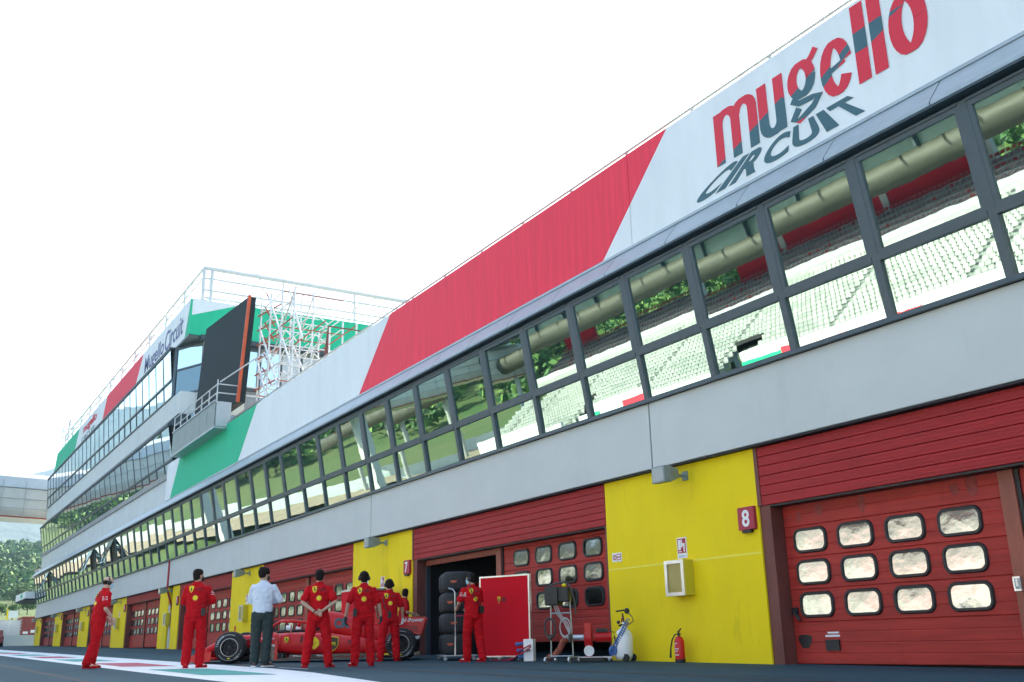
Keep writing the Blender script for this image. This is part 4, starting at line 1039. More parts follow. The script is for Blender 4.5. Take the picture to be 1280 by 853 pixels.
yb = y1_-7.0; zb2 = z1_+3.3
for p0, p1 in ((-72,-42),(-34,-8),(0,70),(-104,-98)): a = MB(); a.box(p0, p1, yb-.4, yb, zb2-1, zb2+3.8); a.build('rear_wall', M['wall_red'], GS)
x = gx0+2
while x < gx1:
    a = MB(); a.box(x-.35, x+.35, yb-.6, yb+.1, 0, zb2+5.5); a.build('column', M['stand_conc'], GS); x += 12
a = MB(); a.path([(-175+i*10,y1_+.5,z1_+5.3) for i in range(25)], 1.2, 14); o = a.build('canopy_beam', M['canopy'], GS, True)
for i in range(62):
    x = -175+i*4; a = MB(); a.box(x-.06, x+.06, y1_-4, y1_+5, z1_+8.3, z1_+8.6); a.build('canopy_rib', M['steel'], GS)
a = MB(); a.box(-176, 70, y1_-3.5, y1_+3.5, z1_+8.62, z1_+8.7); a.build('canopy_sheet', M['canopy'], GS)
for i in range(29):
    x = -104+i*6; a = MB(); a.box(x+.05, x+5.95, y1_+.9, y1_+1.0, z1_+6.3, z1_+9.6); a.build('canopy_fascia', M['canopy_glass'], GS)
    a = MB(); a.box(x-.05, x+.05, y1_+.9, y1_+1.6, z1_+6.3, z1_+9.0); a.build('fascia_fin', M['frame'], GS)
for x in (-170,-150,-130,-112): a = MB(); a.tube((x,y1_-1,-1),(x,y1_-1,z1_+7), .4, n=10); a.build('column', M['stand_conc'], GS)
# pit wall and the far fence of the track
a = MB(); a.box(-200,60,-18.3,-17.9,-.5,1.25); o = a.build('pit_wall', M['kerb_white']); tag(o, 'white concrete pit wall between lane and track', 'wall')
a = MB()
for i in range(34):
    x = -106-i*8.5; sh_ = lambda q: -77+min(max(0,-150-q)*.42,70)
    a.prism([(x,sh_(x),gh(x,sh_(x))-1),(x-8.5,sh_(x-8.5),gh(x-8.5,sh_(x-8.5))-1),(x-8.5,sh_(x-8.5),gh(x-8.5,sh_(x-8.5))+2.2),(x,sh_(x),gh(x,sh_(x))+2.2)], None, None, (0,-.3,0))
o = a.build('retaining_wall', M['wall_grey']); tag(o, 'long pale grey retaining wall across the gravel', 'wall')
gf = wthing('catch_fence', 'tall catch fence on posts along the far side of the track', 'fence', (-200, -47, 0))
for i in range(60):
    x = -104-i*5; a = MB(); a.tube((x,-47,0),(x,-47,4.2), .06, n=5); a.build('post', M['steel'], gf)
for z in (2,3,4.1): a = MB(); a.box(-400,-104,-47.02,-46.98,z,z+.04); a.build('cable', M['steel'], gf)
tb = thing('trackside_banner', 'dark trackside board with orange letters reflected in the windows', 'board', (-128, -58, 1.2))
a = MB(); a.box(-7,7,-.3,0,0,3); a.build('panel', M['black'], tb)
fit_text('MUGELLO', lambda u, v, w_: (6.4-12.8*u, .03+w_*.2, .5+2*v), M['orange'], 'letters', tb, offset=.03)
# ================================================================== RACING CAR
CX, CY, CZ, CA = -22.19, -3.71, gz(-22.19), math.radians(-118.7)
car = thing('racing_car', 'red open-wheel racing car parked nose outwards in front of garage door six', 'racing car', (CX, CY, CZ), CA)
def cb(nm, mb, mt, smooth=False, bevel=0, par=None): return mb.build(nm, M[mt] if isinstance(mt, str) else mt, par or car, smooth, bevel)
def sec(x, w, z0, z1, e=.7, n=16):       # super-ellipse ring in the yz plane at x
    pts = []
    for i in range(n):
        a = 2*PI*i/n; c_, s_ = math.cos(a), math.sin(a)
        pts.append((x, w*math.copysign(abs(c_)**e, c_), (z0+z1)/2+(z1-z0)/2*math.copysign(abs(s_)**e, s_)))
    return pts
def loftx(mb, secs, yoff=0):
    n = len(secs[0]); v = [(p[0], p[1]+yoff, p[2]) for s_ in secs for p in s_]; L = len(secs)
    f = [(k*n+i, k*n+(i+1)%n, (k+1)*n+(i+1)%n, (k+1)*n+i) for k in range(L-1) for i in range(n)]+[tuple(range(n-1,-1,-1)), tuple(range((L-1)*n, L*n))]
    return mb.add(v, f)
a = MB(); loftx(a, [sec(2.74,.07,.17,.24), sec(2.60,.11,.19,.32), sec(2.3,.15,.27,.48), sec(1.9,.20,.33,.58), sec(1.4,.26,.28,.62), sec(1.05,.30,.22,.64), sec(.75,.33,.16,.63), sec(.2,.36,.12,.64), sec(-.3,.36,.10,.66)]); cb('nose_and_monocoque', a, 'team_red', True)
a = MB(); loftx(a, [sec(.12,.13,.72,1.03,.85), sec(.0,.15,.66,1.10,.85), sec(-.4,.17,.45,1.05,.9), sec(-.9,.18,.35,.90,.9), sec(-1.4,.15,.28,.72,.9), sec(-1.9,.10,.25,.52,.9)]); EC = cb('engine_cover', a, 'team_red', True)
a = MB(); a.prism([(-.2,-.008,1.0),(-.6,-.008,1.06),(-1.5,-.008,.98),(-1.75,-.008,.90),(-1.7,-.008,.55),(-.8,-.008,.8)], None, None, (0,.016,0)); fin = cb('shark_fin', a, 'team_red')
a = MB(); loftx(a, [sec(.14,.10,.78,.98,.85), sec(.125,.10,.78,.98,.85)]); cb('air_intake', a, 'black')
for sgn in (1, -1):
    a = MB(); loftx(a, [sec(.84,.17,.24,.58,.5), sec(.80,.19,.22,.60,.5), sec(.4,.21,.14,.62,.55), sec(-.2,.22,.13,.60,.6), sec(-.9,.20,.13,.50,.65), sec(-1.5,.12,.14,.38,.7), sec(-1.8,.06,.16,.28,.8)], sgn*.50)
    sp = cb('sidepod', a, 'team_red', True)
    a = MB(); loftx(a, [sec(.855,.14,.33,.52,.5), sec(.842,.14,.33,.52,.5)], sgn*.50); cb('radiator_inlet', a, 'black', par=sp)
    # turning vanes and deflector
    a = MB(); 
    for k in range(4): a.prism([(1.28-.1*k,sgn*(.50+.06*k),.07),(1.20-.1*k,sgn*(.52+.06*k),.07),(1.18-.1*k,sgn*(.52+.06*k),.40-.03*k),(1.27-.1*k,sgn*(.50+.06*k),.44-.03*k)], None, None, (0,.012,0))
    cb('barge_board', a, 'carbon')
    a = MB(); a.box(.86,.92,sgn*.62-.12,sgn*.62+.12,.20,.24); a.box(.84,.90,sgn*.76-.012,sgn*.76+.012,.06,.58); cb('deflector', a, 'team_red')
    # mirror
    a = MB(); a.tube((.62,sgn*.34,.62),(.62,sgn*.60,.70),.012,n=5); loftx(a, [sec(.68,.09,.67,.77,.6,10), sec(.58,.10,.66,.78,.6,10)], sgn*.66); cb('mirror', a, 'white_gloss')
    # suspension
    for xa_, sx in ((1.84,1),(-1.84,-1)):
        a = MB()
        for (x0_,z0_,z1_) in ((-.30,.22,.26),(.28,.22,.26),(-.28,.50,.42),(.26,.50,.42),(.05,.52,.24)):
            a.tube((xa_+x0_*1.2,sgn*.20,z0_),(xa_,sgn*.72,z1_),.016,n=6)
        cb('suspension_arms', a, 'carbon')
        rr_ = .335; w_ = .305 if sx > 0 else .39; yo = sgn*.95; yi = sgn*(.95-w_)
        a = MB(); m_ = (yo+yi)/2; hw = w_/2
        a.lathe((xa_,m_,rr_),(0,sgn,0),[(-hw,.20),(-hw,.29),(-hw+.03,.325),(-hw+.07,rr_),(hw-.07,rr_),(hw-.03,.325),(hw,.29),(hw-.004,.22),(hw-.02,.175),(hw-.10,.17)],36)
        wh = cb('wheel', a, 'tread', True)
        a = MB(); a.lathe((xa_,m_,rr_),(0,sgn,0),[(hw-.015,.185),(hw-.003,.180),(hw-.006,.168),(hw-.07,.155),(hw-.09,.05),(hw-.03,.045),(hw-.02,0)],30)
        for k in range(9):
            an = 2*PI*k/9; c0 = Vector((xa_+math.cos(an)*.04, m_+sgn*(hw-.035), rr_+math.sin(an)*.04)); c1 = Vector((xa_+math.cos(an)*.165, m_+sgn*(hw-.02), rr_+math.sin(an)*.165)); a.tube(c0,c1,.011,.014,5)
        cb('rim', a, 'black', par=wh)
        a = MB(); a.lathe((xa_,m_,rr_),(0,sgn,0),[(hw-.001,.190),(hw+.001,.186),(hw+.001,.182)],36); cb('rim_edge_line', a, 'alu', par=wh)
        def arcband(a0, a1, r0, r1, mt, nm):
            q = MB(); n = 16; v = []
            for i in range(n+1):
                an = math.radians(a0+(a1-a0)*i/n)
                for r_, h_ in ((r0, hw+.0015), (r1, hw-.010)): v.append((xa_-math.cos(an)*r_, m_+sgn*h_, rr_+math.sin(an)*r_))
            q.add(v, [(2*i,2*i+1,2*i+3,2*i+2) for i in range(n)]); cb(nm, q, mt, par=wh)
        arcband(65, 165, .262, .292, 'white', 'sidewall_band'); arcband(215, 300, .262, .292, 'white', 'sidewall_band'); arcband(-10, -30, .262, .286, 'white', 'sidewall_band')
        if sgn > 0:
            for txt, a0, a1 in (('PIRELLI', 60, 5), ('P ZERO', -62, -32)):
                def fn(u, v, w_, a0=a0, a1=a1):
                    an = math.radians(a0+(a1-a0)*u) if a0 > 0 else math.radians(a1+(a0-a1)*u)
                    if a0 > 0: r_ = .245+.042*v; return (xa_-math.cos(math.radians(180)-an)*r_*1, m_+hw+.004, rr_+math.sin(an)*r_)
                    r_ = .287-.042*v; return (xa_+math.cos(an)*-r_*-1*-1, m_+hw+.004, rr_+math.sin(an)*r_)
                try: fit_text(txt, fn, M['white'], 'sidewall_letters', wh, offset=.02)
                except Exception: pass
        q = MB(); q.box(xa_-.03, xa_+.03, m_+sgn*hw*1.0-.002, m_+sgn*hw*1.0+.004, rr_-.235, rr_-.215); cb('yellow_mark', q, 'emblem_yellow', par=wh)
# halo
def hal(t): 
    an = PI*t; return (.87-.72*(1-math.sin(an)) if False else .87-.80*abs(math.cos(an))**1.0*1.0+.0, .30*math.cos(an), .86-.10*abs(math.cos(an)))
a = MB()
pts = [(-.05,.27,.72),(.25,.30,.83),(.55,.28,.87),(.80,.18,.88),(.92,.0,.88),(.80,-.18,.88),(.55,-.28,.87),(.25,-.30,.83),(-.05,-.27,.72)]
a.path(pts, .032, 8); a.path([(.92,0,.88),(1.08,0,.80),(1.25,0,.64),(1.32,0,.60)], [.03,.026,.03,.05], 8); cb('halo', a, 'team_red', True)
a = MB(); a.path([(.95,.31,.64),(.6,.34,.66),(.2,.34,.68),(0,.25,.72),(0,-.25,.72),(.2,-.34,.68),(.6,-.34,.66),(.95,-.31,.64)], .03, 6); cb('cockpit_rim', a, 'black')
a = MB(); a.ball((.50,.10,.80),.05,.04,.06); cb('onboard_camera', a, 'team_red', True)
# floor
a = MB(); a.prism([(1.15,-.35,.045),(1.15,.35,.045),(.95,.70,.045),(-1.45,.75,.045),(-1.75,.45,.045),(-1.9,.45,.12),(-1.9,-.45,.12),(-1.75,-.45,.045),(-1.45,-.75,.045),(.95,-.70,.045)], None, None, (0,0,.04)); fl = cb('floor', a, 'carbon')
a = MB(); a.box(-1.3,.55,.735,.745,.10,.155); cb('floor_edge_strip', a, 'carbon', par=fl)
fit_text('Mission', lambda u, v, w_: (.50-.32*u, .748+w_*.2, .11+.035*v), M['white'], 'letters', fl)
fit_text('Winnow', lambda u, v, w_: (.0-.32*u, .748+w_*.2, .11+.035*v), M['white'], 'letters', fl)
# rear wing
a = MB(); a.prism([(-1.78,.49,.92),(-2.38,.49,.90),(-2.26,.49,.52),(-1.80,.49,.58)], None, None, (0,.012,0)); ep = cb('rear_wing_endplate', a, 'team_red')
a = MB(); a.prism([(-1.78,-.49,.92),(-2.38,-.49,.90),(-2.26,-.49,.52),(-1.80,-.49,.58)], None, None, (0,.012,0)); cb('rear_wing_endplate', a, 'team_red')
a = MB(); a.prism([(-1.85,-.49,.74),(-2.1,-.49,.80),(-2.3,-.49,.90),(-2.3,-.49,.88),(-2.1,-.49,.77),(-1.85,-.49,.71)], None, None, (0,.98,0)); cb('rear_wing_plane', a, 'team_red')
for k in range(3): a = MB(); a.box(-2.18,-1.86,.503,.508,.60+.045*k,.615+.045*k); cb('endplate_slot', a, 'black', par=ep)
fit_text('V-Power', lambda u, v, w_: (-1.86-.46*u, .505+w_*.2, .79+.085*v+.01*u), M['white'], 'letters', ep, offset=.02)
def disc(c_, r_, mt, par, nm='emblem', axis=(0,1,0), th=.004): q = MB(); q.lathe(c_,axis,[(0,r_),(th,r_),(th,0)],14); cb(nm, q, mt, par=par)
disc((-2.02,.50,.935),.035,'emblem_yellow',ep)
a = MB(); a.prism([(-1.7,-.3,.30),(-2.2,-.3,.45),(-2.2,-.3,.42),(-1.7,-.3,.26)], None, None, (0,.6,0)); a.box(-2.25,-1.9,-.45,.45,.10,.16); a.box(-1.98,-1.9,-.03,.03,.2,.78); cb('diffuser', a, 'carbon')
a = MB(); a.prism([(-1.75,.42,.46),(-2.25,.42,.50),(-2.2,.42,.43),(-1.8,.42,.40)], None, None, (0,.012,0)); cb('brake_duct_winglet', a, 'white_gloss')
# front wing
a = MB()
a.prism([(2.85,-.95,.09),(2.45,-.95,.07),(2.45,.95,.07),(2.85,.95,.09),(2.95,.3,.11),(2.95,-.3,.11)], None, None, (0,0,.018)); fw = cb('front_wing', a, 'team_red')
a = MB()
for sgn in (1,-1):
    for k in range(3): a.prism([(2.60-.13*k,sgn*.25,.14+.04*k),(2.45-.13*k,sgn*.25,.22+.05*k),(2.40-.13*k,sgn*.93,.20+.05*k),(2.58-.13*k,sgn*.93,.12+.04*k)], None, None, (0,0,.012))
cb('wing_flaps', a, 'team_red', par=fw)
for sgn in (1,-1): a = MB(); a.prism([(2.80,sgn*.95,.05),(2.22,sgn*.99,.05),(2.20,sgn*.99,.26),(2.5,sgn*.97,.26)], None, None, (0,sgn*.012,0)); cb('endplate', a, 'team_red', par=fw)
a = MB(); a.tube((2.55,.12,.12),(2.5,.10,.25),.02,n=5); a.tube((2.55,-.12,.12),(2.5,-.10,.25),.02,n=5); cb('wing_pylon', a, 'white_gloss', par=fw)
a = MB(); a.tube((1.95,.0,.58),(1.95,.0,.80),.018,n=5); cb('pitot_tube', a, 'team_red')
# emblems and lettering along the side facing the lane
def shield(x_, y_, z_, s_, par, fn=None):
    P_ = [(-.5,.55),(0,.62),(.5,.55),(.48,.1),(.3,-.35),(0,-.62),(-.3,-.35),(-.48,.1)]
    a = MB(); a.prism([(x_-u*s_,y_,z_+v*s_) for u,v in P_], None, None, (0,.004,0)); e_ = cb('shield_emblem', a, 'emblem_yellow', par=par)
    H_ = [(-.05,-.42),(.02,-.15),(-.12,-.1),(-.18,-.3),(-.25,-.28),(-.2,.05),(-.08,.15),(-.15,.38),(.0,.42),(.12,.32),(.08,.12),(.25,.0),(.22,-.12),(.08,-.02),(.1,-.38)]
    a = MB(); a.prism([(x_-u*s_,y_+.005,z_+v*s_) for u,v in H_], None, None, (0,.003,0)); cb('horse_emblem', a, 'black', par=par)
spl = [c_ for c_ in car.children if c_.name.startswith('sidepod')][0]
shield(.66, .725, .47, .10, spl)
fit_text('UPS', lambda u, v, w_: (-.265-.15*u, .752+w_*.2, .33+.07*v), M['emblem_yellow'], 'letters', spl, offset=.03)
a = MB(); P_ = [(-.5,.5),(0,.6),(.5,.5),(.48,-.1),(.3,-.4),(0,-.6),(-.3,-.4),(-.48,-.1)]; a.prism([(-.34-u*.24,.736,.365+v*.24) for u,v in P_], None, None, (0,.006,0)); cb('brown_shield', a, 'brown', par=spl)
a = MB(); a.prism([(-.34-u*.27,.730,.365+v*.27) for u,v in P_], None, None, (0,.006,0)); cb('yellow_shield', a, 'emblem_yellow', par=spl)
for rr_, mt, dy_ in ((.15,'shell_red',0),(.13,'emblem_yellow',.006)):
    pts = [(0.05-rr_*.3*-1, -.8)] ; P_ = [(.35*rr_,-rr_*.8),(-.35*rr_,-rr_*.8)]+[(math.cos(math.radians(200-22*i))*rr_*(1 if i%2 else 1.06), math.sin(math.radians(200-22*i))*rr_+.02) for i in range(11)]
    a = MB(); a.prism([(.08-u,.730+dy_,.37+v) for u,v in P_], None, None, (0,.006,0)); cb('shell_emblem', a, mt, par=spl)
a = MB()
for k in range(5):
    an = math.radians(50+20*k); a.prism([(.08+math.cos(an)*.0,.745,.27),(.08+math.cos(an)*.13-.005,.745,.36+math.sin(an)*.08),(.08+math.cos(an)*.13+.005,.745,.36+math.sin(an)*.08)], None, None, (0,.002,0))
cb('shell_ribs', a, 'shell_red', par=spl)
nm = [c_ for c_ in car.children if c_.name.startswith('nose')][0]
fit_text('CK', lambda u, v, w_: (-.30-.34*u, .192+w_*.2, .70+.22*v), M['logo_teal'], 'letters', EC, offset=.05)
fit_text('Ray-Ban', lambda u, v, w_: (1.28-.28*u, .335+w_*.2, .47+.07*v), M['white'], 'letters', nm, offset=.01)
disc((-.12,.17,.86),.06,'white',EC); disc((.02,.17,.90),.035,'emblem_yellow',EC)
fit_text('16', lambda u, v, w_: (-.16+.08-.07*u, .178+w_*.2, .83+.06*v), M['sign_red'], 'letters', EC)
a = MB()
for x0_ in (.36,.28,.20): a.prism([(x0_,.728,.40),(x0_-.03,.728,.40),(x0_-.05,.728,.56),(x0_-.02,.728,.56)], None, None, (0,.003,0))
a.prism([(-.62,.715,.36),(-.70,.715,.44),(-.76,.715,.44),(-.74,.715,.34),(-.72,.715,.34),(-.72,.715,.41),(-.68,.715,.40)], None, None, (0,.003,0)); cb('black_strokes', a, 'black', par=spl)
a = MB(); a.box(.95,1.15,.49,.50,.31,.38); cb('white_plate', a, 'white', par=nm)

# ================================================================== EQUIPMENT
cbn = thing('red_cabinet', 'tall red team cabinet with pale top edge standing behind the racing car', 'cabinet', (-26.0, -1.0, gz(-26)))
a = MB(); a.box(-.6,.6,-.5,.5,.08,1.69); a.build('body', M['board_red'], cbn, bevel=.01); a = MB(); a.box(-.61,.61,-.51,.51,1.69,1.74); a.build('top_trim', M['alu'], cbn)
fit_text('ENI', lambda u, v, w_: (.605, -.3+.5*u, 1.3+.12*v), M['white'], 'letters', cbn)

BR = thing('red_board', 'large plain red display board on casters standing beside the mechanic at the open door', 'board', (-18.09, -1.31, gz(-18)), math.atan2(.50,1.20))
# board local: x along, faces -y
Wb, Hb = 1.22, 1.66
a = MB(); a.box(-Wb/2,Wb/2,-.03,.03,.10,Hb); a.build('panel', M['board_red'], BR)
a = MB()
for q in ((-Wb/2-.03,-Wb/2,.08,Hb+.03),(Wb/2,Wb/2+.035,.08,Hb+.03)): a.box(q[0],q[1],-.034,.034,q[2],q[3])
a.box(-Wb/2,Wb/2,-.045,.045,Hb,Hb+.03); a.box(-Wb/2,Wb/2,-.045,.045,.075,.10); a.build('alu_frame', M['alu'], BR)
for x_ in (-.55,0,.5):
    for y_ in (-.22,.22): a = MB(); a.lathe((x_-.015,y_,.035),(1,0,0),[(0,0),(0,.035),(.03,.035),(.03,0)],10); a.tube((x_,y_,.05),(x_,0,.09),.012,n=5); a.build('caster', M['steel'], BR)
a = MB(); a.prism([(-.13+u*.07,-.034,1.20+v*.12) for u,v in [(-.5,.55),(.5,.55),(.45,0),(0,-.6),(-.45,0)]], None, None, (0,-.003,0)); a.build('shield_emblem', M['emblem_yellow'], BR)
a = MB(); a.box(-.145,-.115,-.0385,-.037,1.16,1.24)
for k in range(4): a.box(-.06+k*.028,-.045+k*.028,-.036,-.031,1.16,1.25)
a.build('black_mark', M['black'], BR)

RK_ = thing('tyre_trolley', 'chrome wheeled tyre trolley with tall bent handle at the open garage', 'trolley', (-19.85, -1.52, gz(-19.7)), math.radians(-22))
a = MB(); a.box(-.80,.80,-.36,.36,.085,.11); a.build('base', M['steel'], RK_)
a = MB(); a.path([(.80,-.10,.10),(.80,-.10,1.36),(.79,-.14,1.44),(.76,-.24,1.47)],.018,7); a.build('handle', M['alu'], RK_)
a = MB(); a.tube((.80,-.10,.90),(.80,.34,.90),.012,n=5); a.build('cross_strap', M['sign_red'], RK_)
for x_ in (-.7,.7):
    for y_ in (-.3,.3): a = MB(); a.lathe((x_-.015,y_,.04),(1,0,0),[(0,0),(0,.04),(.03,.04),(.03,0)],10); a.tube((x_,y_,.04),(x_,y_,.085),.014,n=5); a.build('caster', M['steel'], RK_)
def tyre_at(loc, rz, label, r_=.335, w_=.40):
    o = thing('racing_tyre', label, 'tyre', loc, rz, 'racing tyres piled on the trolley')
    a = MB(); hw = w_/2; a.lathe((0,0,0),(0,1,0),[(-hw,.17),(-hw,.28),(-hw+.05,.325),(-hw+.09,r_),(hw-.09,r_),(hw-.05,.325),(hw,.28),(hw,.17),(-hw,.17)],32); a.build('tread', M['tread'], o, True)
    return o
lv = ['bottom', 'second from the ground', 'third from the ground', 'top']
ca_, sa_ = math.cos(math.radians(-22)), math.sin(math.radians(-22))
for c_ in range(2):
    for k in range(4):
        lx = -.36+c_*.70 ; 
        o = thing('racing_tyre', f'dark slick tyre lying flat, {lv[k]} of the {"left" if c_ == 0 else "right"} pile on the trolley', 'tyre', (-19.85+lx*ca_, -1.52+lx*sa_, gz(-19.7)+.11+.215+k*.43), random.random()*6, 'racing tyres piled on the trolley')
        a = MB(); hw = .215; a.lathe((0,0,0),(0,0,1),[(-hw,.17),(-hw,.27),(-hw+.035,.315),(-hw+.09,.338),(hw-.09,.338),(hw-.035,.315),(hw,.27),(hw,.17),(-hw,.17)],32); a.build('tread', M['tread'], o, True)
        an = math.radians(-50)-o.rotation_euler[2]+(.15 if k % 2 else -.1)
        a = MB()
        for dz_, ww in ((.012,.075),(-.012,.05)): 
            v = []
            for i in range(4):
                t_ = an+(i-1.5)/3*ww/.34*2
                for zz_ in (dz_-.009, dz_+.009): v.append((math.cos(t_)*.342, math.sin(t_)*.342, zz_))
            a.add(v, [(2*i,2*i+2,2*i+3,2*i+1) for i in range(3)])
        a.build('orange_mark', M['orange'], o)

# power box and cables beside the board
wb = thing('white_power_box', 'slim white box with blue connectors at the foot of the red board', 'box', (-17.42, -1.22, gz(-17.3)), math.radians(35))
a = MB(); a.box(-.05,.16,-.07,.07,.0,.42); a.build('case', M['white_gloss'], wb, bevel=.008)
for k in range(3): a = MB(); a.tube((-.22+.03*k,-.06,.32-.12*k),(-.05,-.04,.34-.12*k),.038,.03,8); a.build('connector', M['blue'], wb)
cc = thing('cable_bundle', 'tangle of dark and red cables lying beneath the red board', 'cables', (-17.85, -1.5, gz(-17.7)), .4)
for k in range(8):
    a = MB(); pts = [(-.55+.17*i+random.uniform(-.05,.05), random.uniform(-.1,.15), .02+(.30 if i > 4 else 0)*(i-4)/3*random.uniform(.5,1)) for i in range(8)]
    a.path(pts, .014, 5); a.build('cable', M['cable' if k % 3 else 'sign_red'], cc)

# hose trolley with black unit
HT = thing('hose_trolley', 'wheeled steel stand with black unit on top and coiled black and grey hoses', 'trolley', (-15.78, -1.5, gz(-15.8)), math.radians(33))
for x_ in (-.30,.33):
    a = MB(); a.path([(x_*.85,.0,1.28),(x_,.0,.12)],.017,7); a.path([(x_,-.28,.10),(x_,.28,.10)],.016,6); a.build('leg', M['steel'], HT)
a = MB(); a.tube((-.29,0,.88),(.30,0,.88),.016,n=6); a.tube((-.30,-.02,.12),(.33,-.02,.12),.014,n=6); a.build('cross_bar', M['steel'], HT)
for x_ in (-.32,.35):
    for y_ in (-.27,.27): a = MB(); a.lathe((x_-.02,y_,.05),(1,0,0),[(0,0),(0,.05),(.04,.05),(.04,0)],12); a.tube((x_,y_,.05),(x_,y_,.11),.02,n=5); a.build('caster', M['alu'], HT)
a = MB(); a.box(-.36,.02,-.16,.14,1.02,1.36); a.box(-.02,.30,-.12,.12,1.08,1.34); a.build('control_unit', M['black'], HT, bevel=.02)
a = MB(); a.ball((.14,0,1.38),.07,.06,.035); a.build('yellow_cap', M['emblem_yellow'], HT)
a = MB(); a.path([(-.30,.0,1.38),(-.1,.0,1.42),(.15,0,1.43),(.3,.0,1.36),(.42,.0,1.1),(.44,0,.86)],.022,6); a.build('black_hose', M['cable'], HT)
def coil(nm, c_, r_, n_, mt, rt):
    a = MB(); pts = []
    for i in range(n_*16+1): t_ = 2*PI*i/16; rr_ = r_*(1+.05*math.sin(t_*.37)); pts.append((c_[0]+math.cos(t_)*rr_, c_[1]-.03-.012*(i/16), c_[2]+math.sin(t_)*rr_*1.12))
    a.path(pts, rt, 5); a.build(nm, M[mt], HT)
coil('hose_coil', (-.27,-.02,.62), .15, 4, 'cable', .016); coil('hose_coil', (.16,-.02,.62), .15, 2, 'hose_grey', .014)
for dx_ in (0,.05,-.05): a = MB(); a.path([(-.12+dx_,-.05,1.03),(.0+dx_,-.06,.85),(.18+dx_,-.05,.70),(.30,-.05,.45)],.010,5); a.build('air_line', M['hose_grey'], HT)
a = MB(); a.box(.26,.34,-.09,-.03,.36,.50); a.box(-.33,-.25,-.09,-.03,.40,.50); a.build('hose_end', M['black'], HT)
a = MB(); a.box(-.1,1.0,.30,.55,.02,.08); o = a.build('black_hose_bed', M['black'], HT)

HT.scale = (.70,.9,1); BLS = True
# red blower
BL = thing('blower', 'red electric blower with ribbed flexible duct on low white dolly', 'blower', (-16.10, -.66, gz(-16)), math.radians(50))
a = MB(); a.lathe((-.07,.0,.48),(1,0,0),[(0,0),(0,.22),(.15,.22),(.15,0)],26); a.box(-.07,.08,-.21,-.03,.48,.80); a.build('fan_housing', M['team_red'], BL, bevel=.012)
a = MB(); a.box(-.06,.07,-.09,.09,.10,.5); a.build('pedestal', M['team_red'], BL)
a = MB(); a.lathe((.02,-.15,.22),(0,-1,0),[(0,.11),(.05,.11),(.05,.075),(.02,.075),(.02,0)],20); a.build('white_wheel', M['white_gloss'], BL)
a = MB(); a.tube((.14,.0,.50),(.50,.0,.50),.10,n=16); 
for k in range(6): a.tube((.2+.045*k,0,.50),(.215+.045*k,0,.50),.112,n=16)
a.build('motor', M['team_red'], BL)
a = MB(); a.box(.18,.42,-.07,.07,.60,.68); a.build('switch_box', M['black'], BL)
a = MB(); a.tube((-.10,0,.50),(-.48,0,.50),.062,n=14); a.build('outlet_pipe', M['alu'], BL)
a = MB(); pts = [(-.46,0,.50),(-.56,.0,.42),(-.62,0,.28),(-.74,.0,.14),(-.92,.0,.08)]; dense = []
for i in range(4):
    for k in range(7): dense.append(Vector(pts[i]).lerp(Vector(pts[i+1]), k/7))
a.path(dense, [.075 if i % 2 else .062 for i in range(len(dense))], 10); a.build('flexible_duct', M['post'], BL)
a = MB(); a.box(-.22,.50,-.20,.20,.06,.10); a.build('dolly', M['white_gloss'], BL)
for x_ in (-.18,.44): a = MB(); a.lathe((x_-.02,-.16,.035),(1,0,0),[(0,0),(0,.035),(.04,.035),(.04,0)],10); a.build('caster', M['alu'], BL)
a = MB(); a.path([(.42,0,.62),(.56,0,.60),(.58,0,.3),(.46,-.02,.06)],.010,5); a.build('power_lead', M['cable'], BL)

BL.scale = (.88,.88,.88)
# gas bottle
GB_ = thing('gas_bottle', 'pale grey gas bottle on wheels with coiled blue hose and yellow shield', 'gas bottle', (-15.36, -.40, gz(-15.5)), math.radians(20))
a = MB(); a.lathe((0,0,.04),(.06,0,1),[(0,0),(0,.15),(.08,.17),(.42,.165),(.50,.13),(.56,.06),(.60,.035),(.66,.035),(.66,0)],24); a.build('cylinder', M['white_gloss'], GB_, True)
a = MB(); a.tube((.04,0,.68),(.02,0,.86),.016,n=6); a.tube((-.12,0,.90),(.10,0,.92),.016,n=6); a.ball((.12,0,.90),.055,.04,.055); a.tube((.05,-.02,.66),(-.06,-.02,.64),.02,n=6); a.ball((-.06,-.03,.70),.035,.03,.035); a.build('valve_gauge', M['black'], GB_)
a = MB(); a.tube((-.02,0,.70),(.02,0,.80),.014,n=6); a.build('red_valve', M['sign_red'], GB_)
a = MB(); pts = []
for i in range(15*10+1):
    t_ = i/150; ax_ = Vector((.22,-.14,.72)).lerp(Vector((-.16,-.19,.14)), t_); ax_.z -= .0; an = 2*PI*i/10; pts.append(ax_+Vector((math.cos(an)*.035*.8, math.cos(an)*.01, math.sin(an)*.045)))
a.path(pts, .009, 4); a.build('coiled_hose', M['blue'], GB_)
a = MB(); pts = [(.12,-.02,.90),(.24,-.03,.80),(.27,-.03,.72),(.20,-.06,.66),(.10,-.1,.72),(.18,-.1,.62)]; a.path(pts, .010, 5); a.build('black_hose', M['cable'], GB_)
a = MB(); a.lathe((-.12,-.14,.20),(0,-1,0),[(0,0),(0,.09),(.04,.09),(.04,0)],14); a.build('hose_reel', M['blue'], GB_)
a = MB(); a.prism([(-.07+u*.11,-.168+abs(u)*.03,.42+v*.15) for u,v in [(-.5,.55),(.5,.55),(.45,0),(0,-.6),(-.45,0)]], None, None, (0,-.004,0)); a.build('shield_emblem', M['emblem_yellow'], GB_)
a = MB(); a.prism([(-.07+u*.11,-.178,.42+v*.15) for u,v in [(-.05,-.42),(.02,-.15),(-.12,-.1),(-.2,.05),(-.08,.15),(-.15,.38),(.12,.32),(.08,.12),(.25,.0),(.1,-.38)]], None, None, (0,-.002,0)); a.build('horse_emblem', M['black'], GB_)
